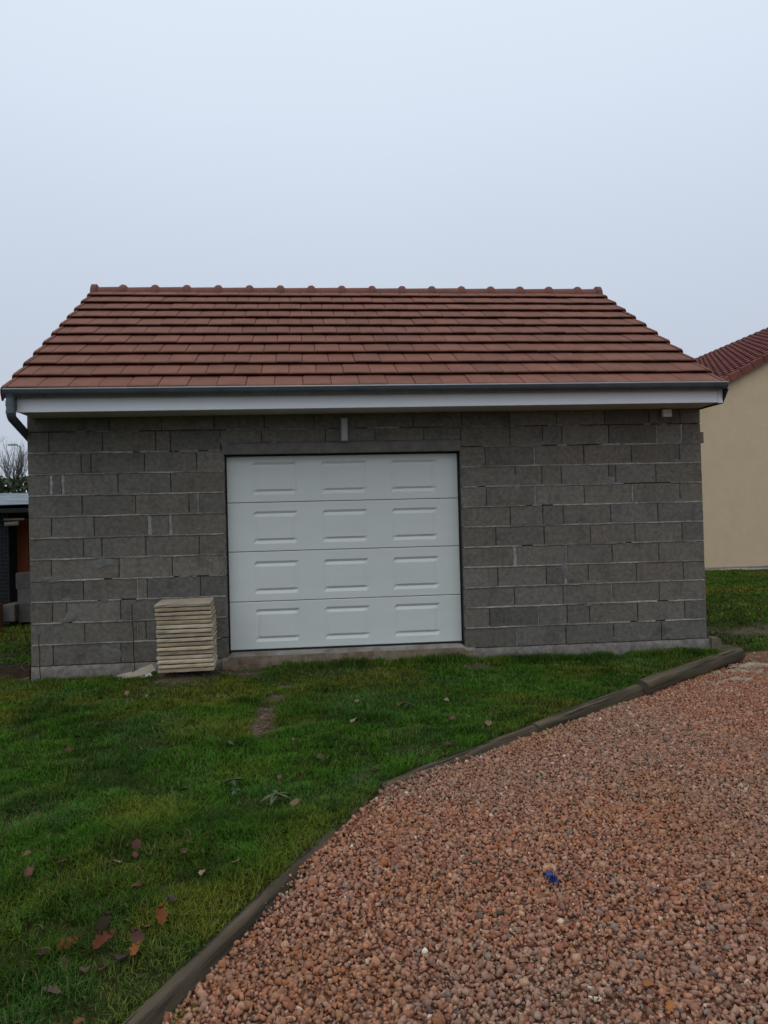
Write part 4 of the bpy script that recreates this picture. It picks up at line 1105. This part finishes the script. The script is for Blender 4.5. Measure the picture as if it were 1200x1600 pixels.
# earth heap with twigs by the left corner
b=MB(); V=[];F=[]; n=26
for i in range(n+1):
    for j in range(n+1):
        x=-.9+.95*i/n; y=-.05+.85*j/n; r=((i/n-.5)**2+(j/n-.5)**2)*4
        V.append((x,y,float(gh(x,y))-.015+max(0,1-r)*(.06+.06*(float(fbm(x,y,7,95))-.3))))
for i in range(n):
    for j in range(n):
        t=i*(n+1)+j; F.append((t,t+n+1,t+n+2,t+1))
b.add(V,F,0,(.9,.75,.8))
r2=random.Random(8)
for k in range(40):
    x=r2.uniform(-.85,-.05); y=r2.uniform(.05,.7); a=r2.uniform(0,6.28); l=r2.uniform(.05,.16); z=float(gh(x,y))+.05+r2.uniform(-.01,.03)
    b.tube([(x,y,z),(x+l*.5*math.cos(a),y+l*.5*math.sin(a),z+r2.uniform(-.01,.04)),(x+l*math.cos(a+.3),y+l*math.sin(a+.3),z)],.003,4,mi=1)
o=b.build('earth_heap',[m_soil,m_bark],smooth=True,loc=(-.4,.35,-.1)); tag(o,'low heap of dark earth and twigs at the left foot of the garage','earth')
# hedge far left
he=empty('hedge',(-8,13,0),'dark evergreen hedge rising behind the shed roof','hedge')
def leaf_cloud(n,fn,size,colr,mat,name,parent,loc):
    P_=fn(n); nrm=rng.normal(size=(n,3)); nrm/=np.linalg.norm(nrm,axis=1,keepdims=True); a=np.cross(nrm,rng.normal(size=(n,3))); a/=np.linalg.norm(a,axis=1,keepdims=True); c=np.cross(nrm,a)
    s=size*rng.uniform(.6,1.4,(n,1)); V=np.stack([P_-a*s,P_-c*s*.5,P_+a*s,P_+c*s*.5],1).reshape(-1,3)-np.array(loc)
    Q_=(np.arange(4)[None]+4*np.arange(n)[:,None]); cc=np.repeat(colr*rng.uniform(.5,1.5,(n,1)),4,0)
    o=big_mesh(name,V,None,cc,mat,quads=Q_); o.parent=parent; return o
def hedge_fn(n):
    X=rng.uniform(-22,-1.2,n); top=2.68+.35*(fbm(X,X*0,1.3,97)-.5)*2; Z=-.1+(top+.1)*np.sqrt(rng.random(n)); Y=13+rng.uniform(-.55,.55,n)+.3*(fbm(X,Z,1.5,98)-.5)
    return np.stack([X,Y,Z],-1)
leaf_cloud(26000,hedge_fn,.085,np.array([[1,1,1]]),m_hedge,'foliage',he,(-8,13,0))
b=MB()
for k in range(22):
    x=-21.5+k*.95; b.tube([(x,13,-.2),(x+.05,13,1.0),(x,13.05,2.1)],[.05,.04,.02],6)
b.build('stems',m_bark,he,loc=(-8,13,0)).location=(0,0,0)
# bare trees
def bare_tree(name,base,h,spread,n0,seed,lab,trunk_h,lev=4,r0=.09,lean=0.):
    r2=random.Random(seed); t=empty(name,base,lab,'tree'); b=MB(); tr=MB()
    tr.tube([(0,0,-.1),(.03,0,trunk_h*.5),(0,.02,trunk_h)],[r0*1.2,r0,r0*.9],8)
    def grow(p,d,l,r,k):
        if k==0: return
        q=[p]; dd=d.copy(); m=4
        for i in range(m):
            dd=(dd+Vector((r2.uniform(-.1,.1),r2.uniform(-.1,.1),r2.uniform(.0,.10)))).normalized(); q.append(q[-1]+dd*l/m)
        b.tube(q,[r*(1-.12*i) for i in range(m+1)],5 if k>2 else 3,cap=False)
        for c in range(3 if k>1 else 2):
            f=r2.uniform(.35,1); idx=min(m,max(1,int(f*m))); s=q[idx]
            nd=(dd+Vector((r2.uniform(-1,1)*spread,r2.uniform(-1,1)*spread,r2.uniform(-.05,.45)))).normalized()
            grow(s,nd,l*r2.uniform(.55,.8),r*.55,k-1)
    for i in range(n0):
        a=2*math.pi*i/n0+r2.uniform(-.3,.3); d=Vector((math.cos(a)*spread*1.1+lean,math.sin(a)*spread*1.1,1)).normalized()
        grow(Vector((0,0,trunk_h*r2.uniform(.8,1))),d,h*.42,r0*.5,lev)
    tr.build('trunk',m_bark,t); b.build('crown',m_bark,t)
q=at(22,760,1,26.); bare_tree('bare_tree',(q[0],26.,-.1),2.7,.42,15,3,'round bare tree with many upright twigs above the hedge',q[2]+.15,lev=4,r0=.045)
q=at(-58,745,1,17.); bare_tree('bare_tree',(q[0],17.,-.1),2.6,.85,7,6,'bare tree whose twigs reach in at the left border below the gutter',q[2]+.2,lev=5,r0=.06)
lp=empty('street_lamp',tuple(at(35,800,1,32.)[:2])+(-.1,),'slim grey street lamp with a curved arm in front of the bare tree','street lamp')
zt=float(at(35,695,1,32.)[2])+.1; b=MB(); b.tube([(0,0,0),(0,0,zt-.4),(-.05,0,zt-.1),(-.2,0,zt)],[.06,.045,.04,.035],8); b.build('pole',m_lampost,lp)
b=MB(); b.bbox(-.62,-.18,-.07,.07,zt-.03,zt+.05,.02); b.build('lamp_head',m_lampost,lp)
